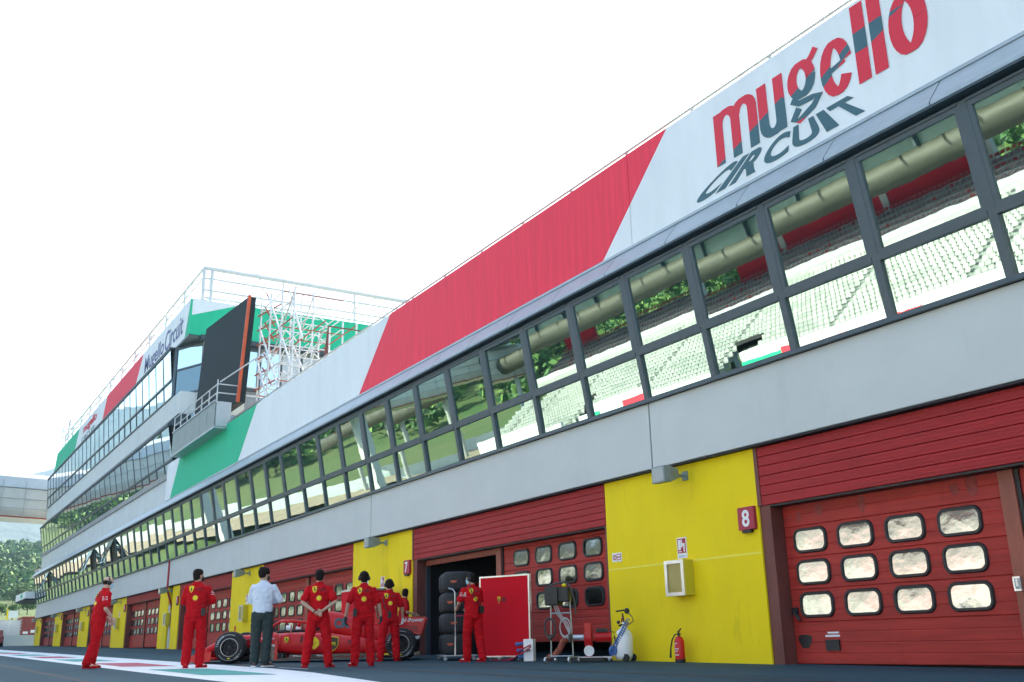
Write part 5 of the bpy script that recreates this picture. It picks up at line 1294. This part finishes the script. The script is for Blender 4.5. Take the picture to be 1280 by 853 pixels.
for y_ in (-.14,.11): a = MB(); a.lathe((.12,y_,.07),(0,1,0),[(0,0),(0,.07),(.04,.07),(.04,0)],14); a.build('wheel', M['tread'], GB_)

# extinguisher
EX = thing('fire_extinguisher', 'red fire extinguisher with black hose standing against the yellow pier', 'extinguisher', (-13.98, -.22, gz(-14)))
a = MB(); a.lathe((0,0,0),(0,0,1),[(0,0),(0,.08),(.03,.088),(.36,.088),(.42,.06),(.44,.03),(.44,0)],22); a.build('body', M['team_red'], EX, True)
a = MB(); a.lathe((0,0,0),(0,0,1),[(0,.0),(0,.09),(.06,.092),(.06,.0)],22); a.build('base_ring', M['black'], EX)
a = MB(); a.tube((0,0,.43),(0,0,.50),.022,n=8); a.prism([(-.02,-.01,.49),(.07,-.01,.56),(.07,-.01,.575),(-.03,-.01,.52)], None, None, (0,.02,0)); a.box(-.03,.06,-.01,.01,.47,.485); a.build('valve_handle', M['black'], EX)
a = MB(); a.path([(0,-.02,.48),(-.07,-.03,.47),(-.14,-.04,.38),(-.18,-.05,.24),(-.20,-.05,.08)],[.012,.012,.013,.013,.020],7); a.build('hose', M['black'], EX)
a = MB()
for k, (z_, n_) in enumerate(((.31,4),(.27,2),(.22,5),(.18,4),(.12,5))):
    for i in range(n_): 
        t0 = math.radians(-115+i*13); t1 = math.radians(-115+i*13+9); a.add([(math.cos(t0)*.0905,math.sin(t0)*.0905,z_),(math.cos(t1)*.0905,math.sin(t1)*.0905,z_),(math.cos(t1)*.0905,math.sin(t1)*.0905,z_+.022),(math.cos(t0)*.0905,math.sin(t0)*.0905,z_+.022)],[(0,1,2,3)])
a.build('printed_label', M['white'], EX)
# ================================================================== PEOPLE
def remeshed(mb, name, mats, vox, smooth_it=4, wrinkle=0, wscale=9, wst=(1,1,1), parent=None, matfn=None, sm=.5):
    me = mb.mesh(name, mats); o = bpy.data.objects.new(name, me); COL.objects.link(o)
    r_ = o.modifiers.new('r', 'REMESH'); r_.mode = 'VOXEL'; r_.voxel_size = vox
    s_ = o.modifiers.new('s', 'SMOOTH'); s_.factor = sm; s_.iterations = smooth_it
    dg = bpy.context.evaluated_depsgraph_get(); m2 = bpy.data.meshes.new_from_object(o.evaluated_get(dg))
    bpy.data.objects.remove(o); bpy.data.meshes.remove(me)
    m2.name = name
    if wrinkle:
        n_ = len(m2.vertices); nor = [v.normal.copy() for v in m2.vertices]
        for v, q in zip(m2.vertices, nor):
            p = v.co; d = noise.noise(Vector((p.x*wst[0]*wscale, p.y*wst[1]*wscale, p.z*wst[2]*wscale)))
            d2 = noise.noise(Vector((p.x*20+9, p.y*20, p.z*26)))
            v.co = p + q*((1-abs(d)*2.2)*wrinkle+d2*wrinkle*.35)
    m2.polygons.foreach_set('use_smooth', [True]*len(m2.polygons))
    if matfn:
        for p in m2.polygons: p.material_index = matfn(p.center)
    o = bpy.data.objects.new(name, m2); COL.objects.link(o)
    if parent is not None: o.parent = parent
    return o
V = Vector
def capsule(mb, p0, p1, r0, r1, n=10):
    p0, p1 = V(p0), V(p1); d = p1-p0; L = d.length; q = d.to_track_quat('Z','Y')
    rings = [(p0-d/L*r0*.75, r0*.45), (p0-d/L*r0*.35, r0*.9)]
    for k in range(4): t_ = k/3; rings.append((p0.lerp(p1,t_), r0+(r1-r0)*t_))
    rings += [(p1+d/L*r1*.35, r1*.9), (p1+d/L*r1*.75, r1*.45)]
    return mb.loft([(c_, r_, r_, q) for c_, r_ in rings], n)
def limb(mb, pts, rad, n=12):
    for i in range(len(pts)-1): capsule(mb, pts[i], pts[i+1], rad[i], rad[i+1], n)
def hand(mb, w, d, pn, sd, k=1., curl=.5, grow=0):
    """w wrist, d direction to fingers, pn palm normal, sd side of the thumb"""
    w, d, pn, sd = V(w), V(d).normalized(), V(pn).normalized(), V(sd).normalized()
    for t_, hw in ((.02,.024),(.05,.033),(.085,.036)):
        for s_ in (-.6,.6,0): c_ = w+d*t_*k+sd*s_*hw*k*.55; mb.ball(c_, (.017+grow)*k*1.1, (.017+grow)*k*1.1, (.017+grow)*k*1.1, 8, 5)
    capsule(mb, w-d*.02, w+d*.03*k, .025*k+grow, .028*k+grow)
    for i, (off, ln) in enumerate(((.030,.072),(.010,.080),(-.010,.074),(-.029,.058))):
        b_ = w+d*.088*k+sd*off*k; a1 = curl*.7; m1 = b_+(d*math.cos(a1)+pn*math.sin(a1))*ln*.5*k; a2 = curl*1.7; e_ = m1+(d*math.cos(a2)+pn*math.sin(a2))*ln*.5*k
        capsule(mb, b_, m1, .0092*k+grow*.7, .0086*k+grow*.7, 7); capsule(mb, m1, e_, .0086*k+grow*.7, .0074*k+grow*.7, 7)
    b_ = w+d*.03*k+sd*.03*k; m1 = b_+(d*.7+sd*.65+pn*.25).normalized()*.042*k; e_ = m1+(d*.95+sd*.1+pn*.35).normalized()*.032*k
    capsule(mb, b_, m1, .0125*k+grow*.7, .0105*k+grow*.7, 7); capsule(mb, m1, e_, .0105*k+grow*.7, .0085*k+grow*.7, 7)
def person(label, group, loc, face, H, pose):
    """local frame: +y is where the person faces, +x right hand"""
    k = H/1.78; P = lambda x, y, z: V((x*k, y*k, z*k))
    g_ = pose.get
    lean = g_('lean', 0.); hipx = g_('hipx', 0.)
    feet = g_('feet', ((-.13,0,0,8),(.13,0,0,-8)))     # x,y,z,toe-out deg (positive = towards left)
    hip = [P(-.095+hipx,0,.93), P(.095+hipx,0,.93)]; ank = [P(f[0],f[1]-.04,.09) for f in feet]
    knee = []
    for h_, a_, f in zip(hip, ank, feet):
        m_ = h_.lerp(a_, .5); tz = math.radians(f[3]); m_ += P(-math.sin(tz)*.03, .03*math.cos(tz)+g_('kneef',0)*.03, 0); knee.append(m_)
    def sp(x, y, z): # upper body point with lean
        y2 = y+lean*(z-.95); return P(x+hipx*(1-(z-.95)*.8), y2, z)
    sh = [sp(-.182,0,1.425), sp(.182,0,1.425)]
    arms = g_('arms')                   # per side: (elbow, wrist, dir, palm n, thumb side, curl) in scaled units
    skin = M[g_('skin', 'skin')]
    # ---- body (one continuous surface)
    b = MB()
    b.loft([(sp(0,0,.86),.12*k,.09*k),(sp(0,0,.95),.155*k,.105*k),(sp(0,0,1.10),.135*k,.09*k),(sp(0,0,1.28),.16*k,.105*k),(sp(0,0,1.42),.15*k,.095*k),(sp(0,0,1.48),.09*k,.07*k),(sp(0,.005,1.54),.058*k,.06*k)], 14)
    hd = sp(0,.015,1.655); tq = V((0,0,1)); yaw_ = math.radians(g_('head', 0)); hq = Matrix.Rotation(yaw_, 4, 'Z') @ Matrix.Rotation(math.radians(g_('nod', 0)), 4, 'X')
    hp = lambda x, y, z: hd + (hq @ V((x*k, y*k, z*k)))
    capsule(b, sp(0,-.005,1.47), hp(0,-.015,-.05), .062*k, .058*k)
    q3 = hq.to_quaternion()
    b.loft([(hp(0,.035,-.125),.028*k,.03*k,q3),(hp(0,.028,-.11),.045*k,.055*k,q3),(hp(0,.012,-.075),.06*k,.08*k,q3),(hp(0,.0,-.03),.070*k,.092*k,q3),(hp(0,-.004,.02),.076*k,.098*k,q3),(hp(0,-.008,.065),.072*k,.093*k,q3),(hp(0,-.01,.098),.054*k,.070*k,q3),(hp(0,-.01,.116),.028*k,.04*k,q3)], 16)
    b.loft([(hp(0,.088,.022),.010*k,.008*k,q3),(hp(0,.100,.0),.013*k,.012*k,q3),(hp(0,.108,-.022),.017*k,.016*k,q3),(hp(0,.098,-.034),.013*k,.012*k,q3)], 8)       # nose
    b.loft([(hp(0,.088,-.062),.022*k,.010*k,q3),(hp(0,.090,-.070),.024*k,.011*k,q3),(hp(0,.087,-.078),.020*k,.010*k,q3)], 8)  # lips
    for sx in (-1,1): b.ball(hp(sx*.078,-.012,-.008), .012*k, .024*k, .033*k, 8, 6)
    for h_, kn, a_ in zip(hip, knee, ank): limb(b, [h_, kn, a_], [.078*k,.052*k,.038*k])
    for a_, f in zip(ank, feet):
        tz = math.radians(f[3]); capsule(b, a_, a_+P(-math.sin(tz)*.13, math.cos(tz)*.13, -.045), .035*k, .03*k)
    for i, A in enumerate(arms):
        e_, w_ = P(*A[0]), P(*A[1]); limb(b, [sh[i], e_], [.050*k,.040*k]); limb(b, [e_, w_], [.040*k,.026*k]); hand(b, w_, A[2], A[3], A[4], k, A[5])
    body = remeshed(b, 'person', [skin], .0068, 3)
    body.location = loc; body.rotation_euler = (0,0,face); tag(body, label, 'person', group)
    # ---- trousers
    t = MB()
    t.loft([(sp(0,0,1.03),.155*k,.108*k),(sp(0,-.005,.98),.168*k,.120*k),(sp(0,-.01,.92),.176*k,.130*k),(sp(0,-.005,.86),.165*k,.118*k),(sp(0,0,.82),.12*k,.09*k)], 18)
    for i, (h_, kn, a_) in enumerate(zip(hip, knee, ank)):
        limb(t, [h_, h_.lerp(kn,.5), kn, kn.lerp(a_,.5), a_+V((0,-.005,.0))], [.104*k,.100*k,.086*k,.082*k,.078*k], 14)
    tr = remeshed(t, 'trousers', [M[g_('trouser','cloth_red')]], .010, 4, .011, 7, (1.2,1.2,2.6), body)
    # ---- shirt
    s = MB()
    s.loft([(sp(0,-.0,.955),.176*k,.130*k),(sp(0,0,1.02),.182*k,.135*k),(sp(0,0,1.12),.180*k,.130*k),(sp(0,0,1.25),.194*k,.134*k),(sp(0,-.005,1.36),.208*k,.130*k),(sp(0,-.01,1.43),.200*k,.112*k),(sp(0,-.01,1.475),.150*k,.088*k),(sp(0,-.01,1.50),.10*k,.078*k),(sp(0,-.008,1.525),.074*k,.072*k),(sp(0,-.005,1.55),.066*k,.066*k)], 20)
    long_ = g_('long', False)
    for i, A in enumerate(arms):
        e_, w_ = P(*A[0]), P(*A[1])
        if long_: limb(s, [sh[i], e_], [.062*k,.060*k]); limb(s, [e_, e_.lerp(w_,.90)], [.062*k,.045*k])
        else: limb(s, [sh[i], sh[i].lerp(e_, .74)], [.066*k,.074*k])
    shp = remeshed(s, 'shirt', [M[g_('shirt','cloth_red')]], .010, 4, .010, 8, (1.3,1.3,1.7), body)
    # ---- shoes
    for a_, f in zip(ank, feet):
        tz = math.radians(f[3]); fd = V((-math.sin(tz), math.cos(tz), 0)); q = Matrix.Rotation(tz, 3, 'Z').to_quaternion()
        o_ = P(f[0], f[1]-.04, 0); sh_ = MB()
        def S(t0, w_, z0, z1): # ring in xz plane at distance t0 along the foot
            out = []
            for i in range(12):
                an = 2*PI*i/12; out.append(o_+fd*t0*k+(q @ V((math.cos(an)*w_*k,0,0)))+V((0,0,((z0+z1)/2+math.sin(an)*(z1-z0)/2)*k)))
            return out
        secs = [S(-.075,.018,.03,.09), S(-.065,.034,.02,.115), S(-.02,.040,.018,.12), S(.04,.042,.018,.105), S(.10,.050,.018,.075), S(.15,.050,.018,.062), S(.185,.036,.02,.05), S(.195,.015,.025,.04)]
        n = 12; L = len(secs); vv = [p for x in secs for p in x]
        sh_.add(vv, [(kk*n+i, (kk+1)*n+i, (kk+1)*n+(i+1)%n, kk*n+(i+1)%n) for kk in range(L-1) for i in range(n)]+[tuple(range(n)), tuple(range(L*n-1,(L-1)*n-1,-1))])
        so = sh_.build('shoe', M[g_('shoe','team_red')], body, True)
        sl_ = MB(); sl_.cur = 0
        ol = []
        for t0, w_ in ((-.080,.02),(-.06,.040),(0,.043),(.06,.046),(.12,.055),(.165,.050),(.195,.025)): ol.append((t0,w_))
        pts = [o_+fd*t0*k+(q @ V((w_*k,0,0))) for t0, w_ in ol]+[o_+fd*t0*k-(q @ V((w_*k,0,0))) for t0, w_ in reversed(ol)]
        sl_.prism([p+V((0,0,.004)) for p in pts], None, None, (0,0,.022*k)); sl_.build('sole', M['white' if g_('shoe') else 'cloth_red'], so)
        if not g_('shoe'):
            for sx in (-1,1):
                st_ = MB(); st_.add([o_+fd*t0*k+(q @ V((sx*w_*k,0,0)))+V((0,0,z_*k)) for t0, w_, z_ in ((-.055,.040,.085),(.0,.0425,.06),(.06,.048,.045),(.12,.0535,.05),(.05,.049,.065),(-.01,.0425,.092))], [(0,1,4,5),(1,2,3,4)]); st_.build('white_stripe', M['white'], so)
    # ---- hair, headphones, mask, eyes
    hm = MB()
    if g_('hairstyle') == 'bald':
        hm.loft([(hp(0,-.06,-.04),.05*k,.035*k,q3),(hp(0,-.03,0),.080*k,.072*k,q3),(hp(0,-.035,.03),.078*k,.070*k,q3),(hp(0,-.04,.045),.06*k,.05*k,q3)], 16)
    elif g_('hairstyle') == 'curly':
        rnd_ = random.Random(4)
        hm.loft([(hp(0,-.035,-.06),.05*k,.05*k,q3),(hp(0,-.03,-.02),.084*k,.078*k,q3),(hp(0,-.018,.04),.094*k,.105*k,q3),(hp(0,-.008,.09),.090*k,.108*k,q3),(hp(0,-.005,.130),.060*k,.08*k,q3)], 16)
        for i in range(46):
            an = rnd_.random()*6.28; z_ = rnd_.uniform(.02,.135); rr_ = .085*math.sqrt(max(.05,1-((z_-.03)/.13)**2)); hm.ball(hp(math.cos(an)*rr_*.95, math.sin(an)*rr_*1.1-.012, z_), .024*k,.024*k,.022*k,7,5)
    else:
        hm.loft([(hp(0,-.055,-.085),.045*k,.030*k,q3),(hp(0,-.038,-.05),.070*k,.062*k,q3),(hp(0,-.028,0),.081*k,.080*k,q3),(hp(0,-.018,.045),.084*k,.098*k,q3),(hp(0,-.012,.085),.078*k,.098*k,q3),(hp(0,-.012,.118),.055*k,.072*k,q3),(hp(0,-.012,.130),.025*k,.035*k,q3)], 16)
    ho = remeshed(hm, 'hair', [M['hair']], .009, 2, .004, 30, (1,1,1), body)
    if g_('headphones'):
        a = MB()
        pts = [hp(math.cos(math.radians(an))*.098, -.012, .0+math.sin(math.radians(an))*.132) for an in range(0,181,15)]
        a.path(pts, .011*k, 6)
        for sx in (-1,1):
            a.lathe(hp(sx*.070,-.012,-.005), (hq @ V((sx,0,0))), [(0,.040*k),(.012*k,.046*k),(.038*k,.043*k),(.046*k,.030*k),(.046*k,0)], 16)
        a.build('headphones', M['black'], body, True)
    if g_('mask'):
        a = MB(); a.loft([(hp(0,.055,-.105),.045*k,.045*k,q3),(hp(0,.050,-.07),.064*k,.062*k,q3),(hp(0,.052,-.03),.066*k,.060*k,q3),(hp(0,.062,-.005),.048*k,.050*k,q3)], 16); a.build('face_mask', M['mask_blue' if g_('mask') == 1 else 'black'], body, True)
    for sx in (-1,1):
        a = MB(); a.ball(hp(sx*.031,.083,.012), .012*k,.010*k,.010*k,8,6); e1 = a.build('eye', M['white'], body, True)
        a = MB(); a.ball(hp(sx*.031,.091,.012), .005*k,.004*k,.005*k,6,4); a.build('iris', M['black'], e1, True)
        a = MB(); a.tube(hp(sx*.016,.090,.032), hp(sx*.046,.084,.034), .0045*k, n=5); a.build('eyebrow', M['hair'], body)
    if g_('glasses'):
        a = MB(); a.path([hp(-.078,.0,.012),hp(-.06,.088,.014),hp(.06,.088,.014),hp(.078,0,.012)],.006*k,5); a.build('sunglasses', M['black'], body)
    # ---- gloves, watch, radio
    for i, A in enumerate(arms):
        if g_('gloves') and g_('gloves')[i]:
            m_ = MB(); hand(m_, P(*A[1]), A[2], A[3], A[4], k, A[5], .0045); remeshed(m_, 'glove', [M['black' if g_('gloves')[i] == 1 else 'white']], .0065, 2, parent=body)
        if g_('watch') == i:
            e_, w_ = P(*A[0]), P(*A[1]); d_ = (w_-e_).normalized(); a = MB(); a.tube(w_-d_*.030, w_-d_*.008, .033*k, .031*k, 12); a.build('watch', M['black'], body)
    if g_('radio') is not None:
        rx = g_('radio'); a = MB(); c_ = sp(rx,-.11,.98); a.box(c_.x-.035,c_.x+.035,c_.y-.045,c_.y,c_.z-.06,c_.z+.08); a.tube((c_.x,c_.y-.02,c_.z+.08),(c_.x,c_.y-.02,c_.z+.17),.006,n=5); a.build('radio', M['black'], body, bevel=.006)
    if g_('cord'):
        a = MB(); a.path([sp(-.14,-.13,1.42),sp(-.16,-.15,1.3),sp(-.13,-.16,1.15),sp(-.04,-.16,1.02)],.012,5); a.build('lanyard_cord', M['black'], body)
    if g_('strap'):
        a = MB(); a.path([hp(-.09,-.02,-.02),sp(-.10,-.115,1.46),sp(-.07,-.15,1.35),sp(.02,-.155,1.22),sp(.10,-.16,1.10)],.010,5); c_ = sp(.11,-.15,1.04); a.box(c_.x-.04,c_.x+.04,c_.y-.05,c_.y+.02,c_.z-.08,c_.z+.06); a.build('belt_pack', M['black'], body)
    # ---- printed marks on the shirt back
    if g_('shirt','cloth_red').startswith('cloth'):
        tree = BVHTree.FromPolygons([v.co for v in shp.data.vertices], [tuple(p.vertices) for p in shp.data.polygons])
        def decal(nm, pts, mt, lift, par=shp, dirn=V((0,1,0))):
            n = len(pts); cx_ = sum(p[0] for p in pts)/n; cz_ = sum(p[1] for p in pts)/n
            out = []
            for (u, v) in pts+[(cx_+(p[0]-cx_)*.5, cz_+(p[1]-cz_)*.5) for p in pts]+[(cx_,cz_)]:
                o_ = V((u*k, 0, v*k)) - dirn*.6 if abs(dirn.y) > .5 else V((0, u*k, v*k)) - dirn*.6
                h_ = tree.ray_cast(o_, dirn)
                if h_[0] is None: return
                out.append(h_[0]-dirn*lift)
            fs = [(i,(i+1)%n,n+(i+1)%n,n+i) for i in range(n)]+[(n+i,n+(i+1)%n,2*n) for i in range(n)]
            a = MB(); a.add(out, fs); a.build(nm, M[mt], par)
        hx = hipx*.6
        SH = [(-.5,.55),(0,.64),(.5,.55),(.5,.1),(.32,-.38),(0,-.66),(-.32,-.38),(-.5,.1)]
        decal('shield_emblem', [(-.085+hx+u*.085,1.405+v*.10) for u,v in SH], 'emblem_yellow', .004)
        decal('horse_emblem', [(-.085+hx+u*.085,1.405+v*.10) for u,v in [(-.05,-.38),(-.15,.0),(-.1,.38),(.12,.3),(.05,.1),(.25,-.05),(.1,-.38)]], 'black', .008)
        for q_, x_ in enumerate((-.02,.015,.055,.085)): decal('black_stroke', [(x_+hx+.01,1.44),(x_+hx+.022,1.44),(x_+hx+(.034 if q_%2 else .006),1.375),(x_+hx+(.020 if q_%2 else -.006),1.375)], 'black', .005)
        C_ = [(math.cos(2*PI*i/14),math.sin(2*PI*i/14)) for i in range(14)]
        decal('sun_emblem', [(.0+hx+u*.058,1.245+v*.058) for u,v in C_], 'shell_red', .004); decal('sun_centre', [(.0+hx+u*.045,1.245+v*.045) for u,v in C_], 'emblem_yellow', .008)
        if g_('sleevemarks'):
            dn = V((-1,0,0)) if g_('sleevemarks') > 0 else V((1,0,0))
            for z_ in (1.36,1.33,1.30): decal('sleeve_mark', [(-.03,z_),(.03,z_+.004),(.03,z_+.018),(-.03,z_+.014)], 'white', .004, dirn=dn)
            if g_('hairstyle') == 'bald': decal('yellow_flash', [(-.12,1.30),(-.105,1.30),(-.105,1.22),(-.12,1.22)], 'emblem_yellow', .004, dirn=dn)
    return body
# arm presets (elbow, wrist, direction, palm normal, thumb side, curl)
def hang(s, out=.30, fwd_=.04, curl=.6): return ((s*out,-.01,1.15),(s*(out+.03),fwd_,.90),(s*.05,.12,-1),(-s,0,0),(0,1,0),curl)
def P3(x, yt, H): return None
GX = lambda x, y: (x, y, gz(x)+.004)
def facing(x, y, deg=0):        # facing away from the camera, turned by deg (positive = to the left)
    dx_, dy_ = x-0, y-CAM_Y; return math.atan2(dy_, dx_)-PI/2+math.radians(deg)
grp = 'mechanics in red watching the racing car'
# man at far left, side view
person('balding man in red kit, headphones and blue mask standing side on at far left', grp, GX(-21.84,-8.55), facing(-21.84,-8.55,-68), 1.77,
    dict(feet=((-.11,.03,0,5),(.12,-.16,0,-8)), lean=.16, hipx=0, arms=[((-.25,.04,1.14),(-.10,.25,.95),(.5,.3,-.8),(.6,-.2,-.2),(.3,.6,.3),.7), ((.26,.02,1.13),(.09,.26,.93),(-.4,.25,-.85),(-.5,-.3,-.2),(-.3,.6,.3),.7)],
    hairstyle='bald', headphones=True, mask=1, glasses=True, sleevemarks=1, skin='skin_pale', head=0, nod=-4))
person('man in long-sleeved red kit seen from behind, left of the man in white', grp, GX(-20.0,-7.1), facing(-20,-7.1,-12), 1.83,
    dict(feet=((-.12,0,0,10),(.12,.04,0,-30)), hipx=0, long=True, arms=[((-.255,.08,1.19),(-.10,.25,1.17),(1,.1,.05),(0,-1,0),(0,0,1),.4), ((.29,.05,1.20),(.10,.26,1.14),(-1,.1,.05),(0,-1,0),(0,0,1),.4)],
    sleevemarks=1, mask=2, head=-38, radio=.16))
person('dark-haired man in white shirt and dark green trousers seen from behind with folded arms', None, GX(-19.2,-6.05), facing(-19.2,-6.05,-10), 1.82,
    dict(feet=((-.10,.0,0,12),(.10,.0,0,-42)), hipx=0, long=True, shirt='shirt_white', trouser='trouser_green', shoe='shoe_brown', arms=[((-.245,.10,1.19),(-.08,.27,1.20),(1,.1,.1),(0,-1,0),(0,0,1),.5), ((.30,.06,1.20),(.08,.27,1.16),(-1,.1,.1),(0,-1,0),(0,0,1),.5)],
    hairstyle='curly', head=-42, mask=2))
person('man in red team kit seen from behind with hands clasped behind his back', grp, GX(-17.8,-5.45), facing(-17.8,-5.45,0), 1.72,
    dict(feet=((-.21,0,0,10),(.21,.02,0,-32)), arms=[((-.30,-.10,1.17),(-.055,-.20,.985),(.75,-.1,-.35),(0,-1,.1),(.2,0,1),.8), ((.30,-.10,1.17),(.07,-.185,1.01),(-.75,-.12,-.35),(0,-1,.1),(-.2,0,1),.8)],
    sleevemarks=0, head=-8, watch=0))
person('man in red team kit, black gloves and headphones seen from behind with arms hanging', grp, GX(-17.82,-4.56), facing(-17.82,-4.56,2), 1.70,
    dict(feet=((-.15,0,0,30),(.16,.02,0,-8)), arms=[((-.30,.02,1.15),(-.345,.05,.90),(-.02,.12,-1),(1,0,0),(0,1,0),.7), ((.30,.02,1.14),(.345,.06,.90),(.02,.12,-1),(-1,0,0),(0,1,0),.9)],
    headphones=True, gloves=(1,1), radio=-.17, sleevemarks=0, head=6))
person('man in red kit and headphones bending beside the rear wheel, radio on belt', grp, GX(-20.2,-2.95), facing(-20.2,-2.95,10), 1.70,
    dict(feet=((-.20,0,0,14),(.17,.03,0,-30)), lean=.10, arms=[((-.28,.12,1.17),(-.22,.32,1.02),(.1,.8,-.5),(.8,0,-.2),(0,.3,1),.6), ((.30,.05,1.14),(.33,.12,.90),(.02,.3,-1),(-1,0,0),(0,1,0),.9)],
    headphones=True, gloves=(0,2), radio=-.02, cord=True, sleevemarks=0, head=5))
person('man in dark red kit mostly hidden behind the mechanic at the rear wheel', grp, GX(-22.9,-1.35), facing(-22.9,-1.35,-75), 1.62,
    dict(feet=((-.12,0,0,8),(.12,.05,0,-8)), lean=.05, arms=[((-.27,.05,1.16),(-.2,.28,1.1),(.3,1,-.1),(.9,0,0),(0,0,1),.6), ((.28,.03,1.16),(.2,.28,1.08),(-.3,1,-.1),(-.9,0,0),(0,0,1),.6)],
    shirt='cloth_red2', trouser='cloth_red2', head=60, nod=-10))
person('mechanic in red kit with mask and headphones leaning in beside the tyre trolley', grp, GX(-17.99,-2.12), facing(-17.99,-2.12,30), 1.72,
    dict(feet=((-.10,.13,0,20),(.10,-.16,0,2)), lean=.10, hipx=0, arms=[((-.28,.10,1.17),(-.20,.34,1.05),(.1,1,-.1),(.8,0,-.2),(0,0,1),.7), ((.26,.14,1.16),(.12,.38,1.06),(-.1,1,-.1),(-.8,0,-.2),(0,0,1),.7)],
    headphones=True, mask=1, strap=True, sleevemarks=-1, head=32, nod=-6))
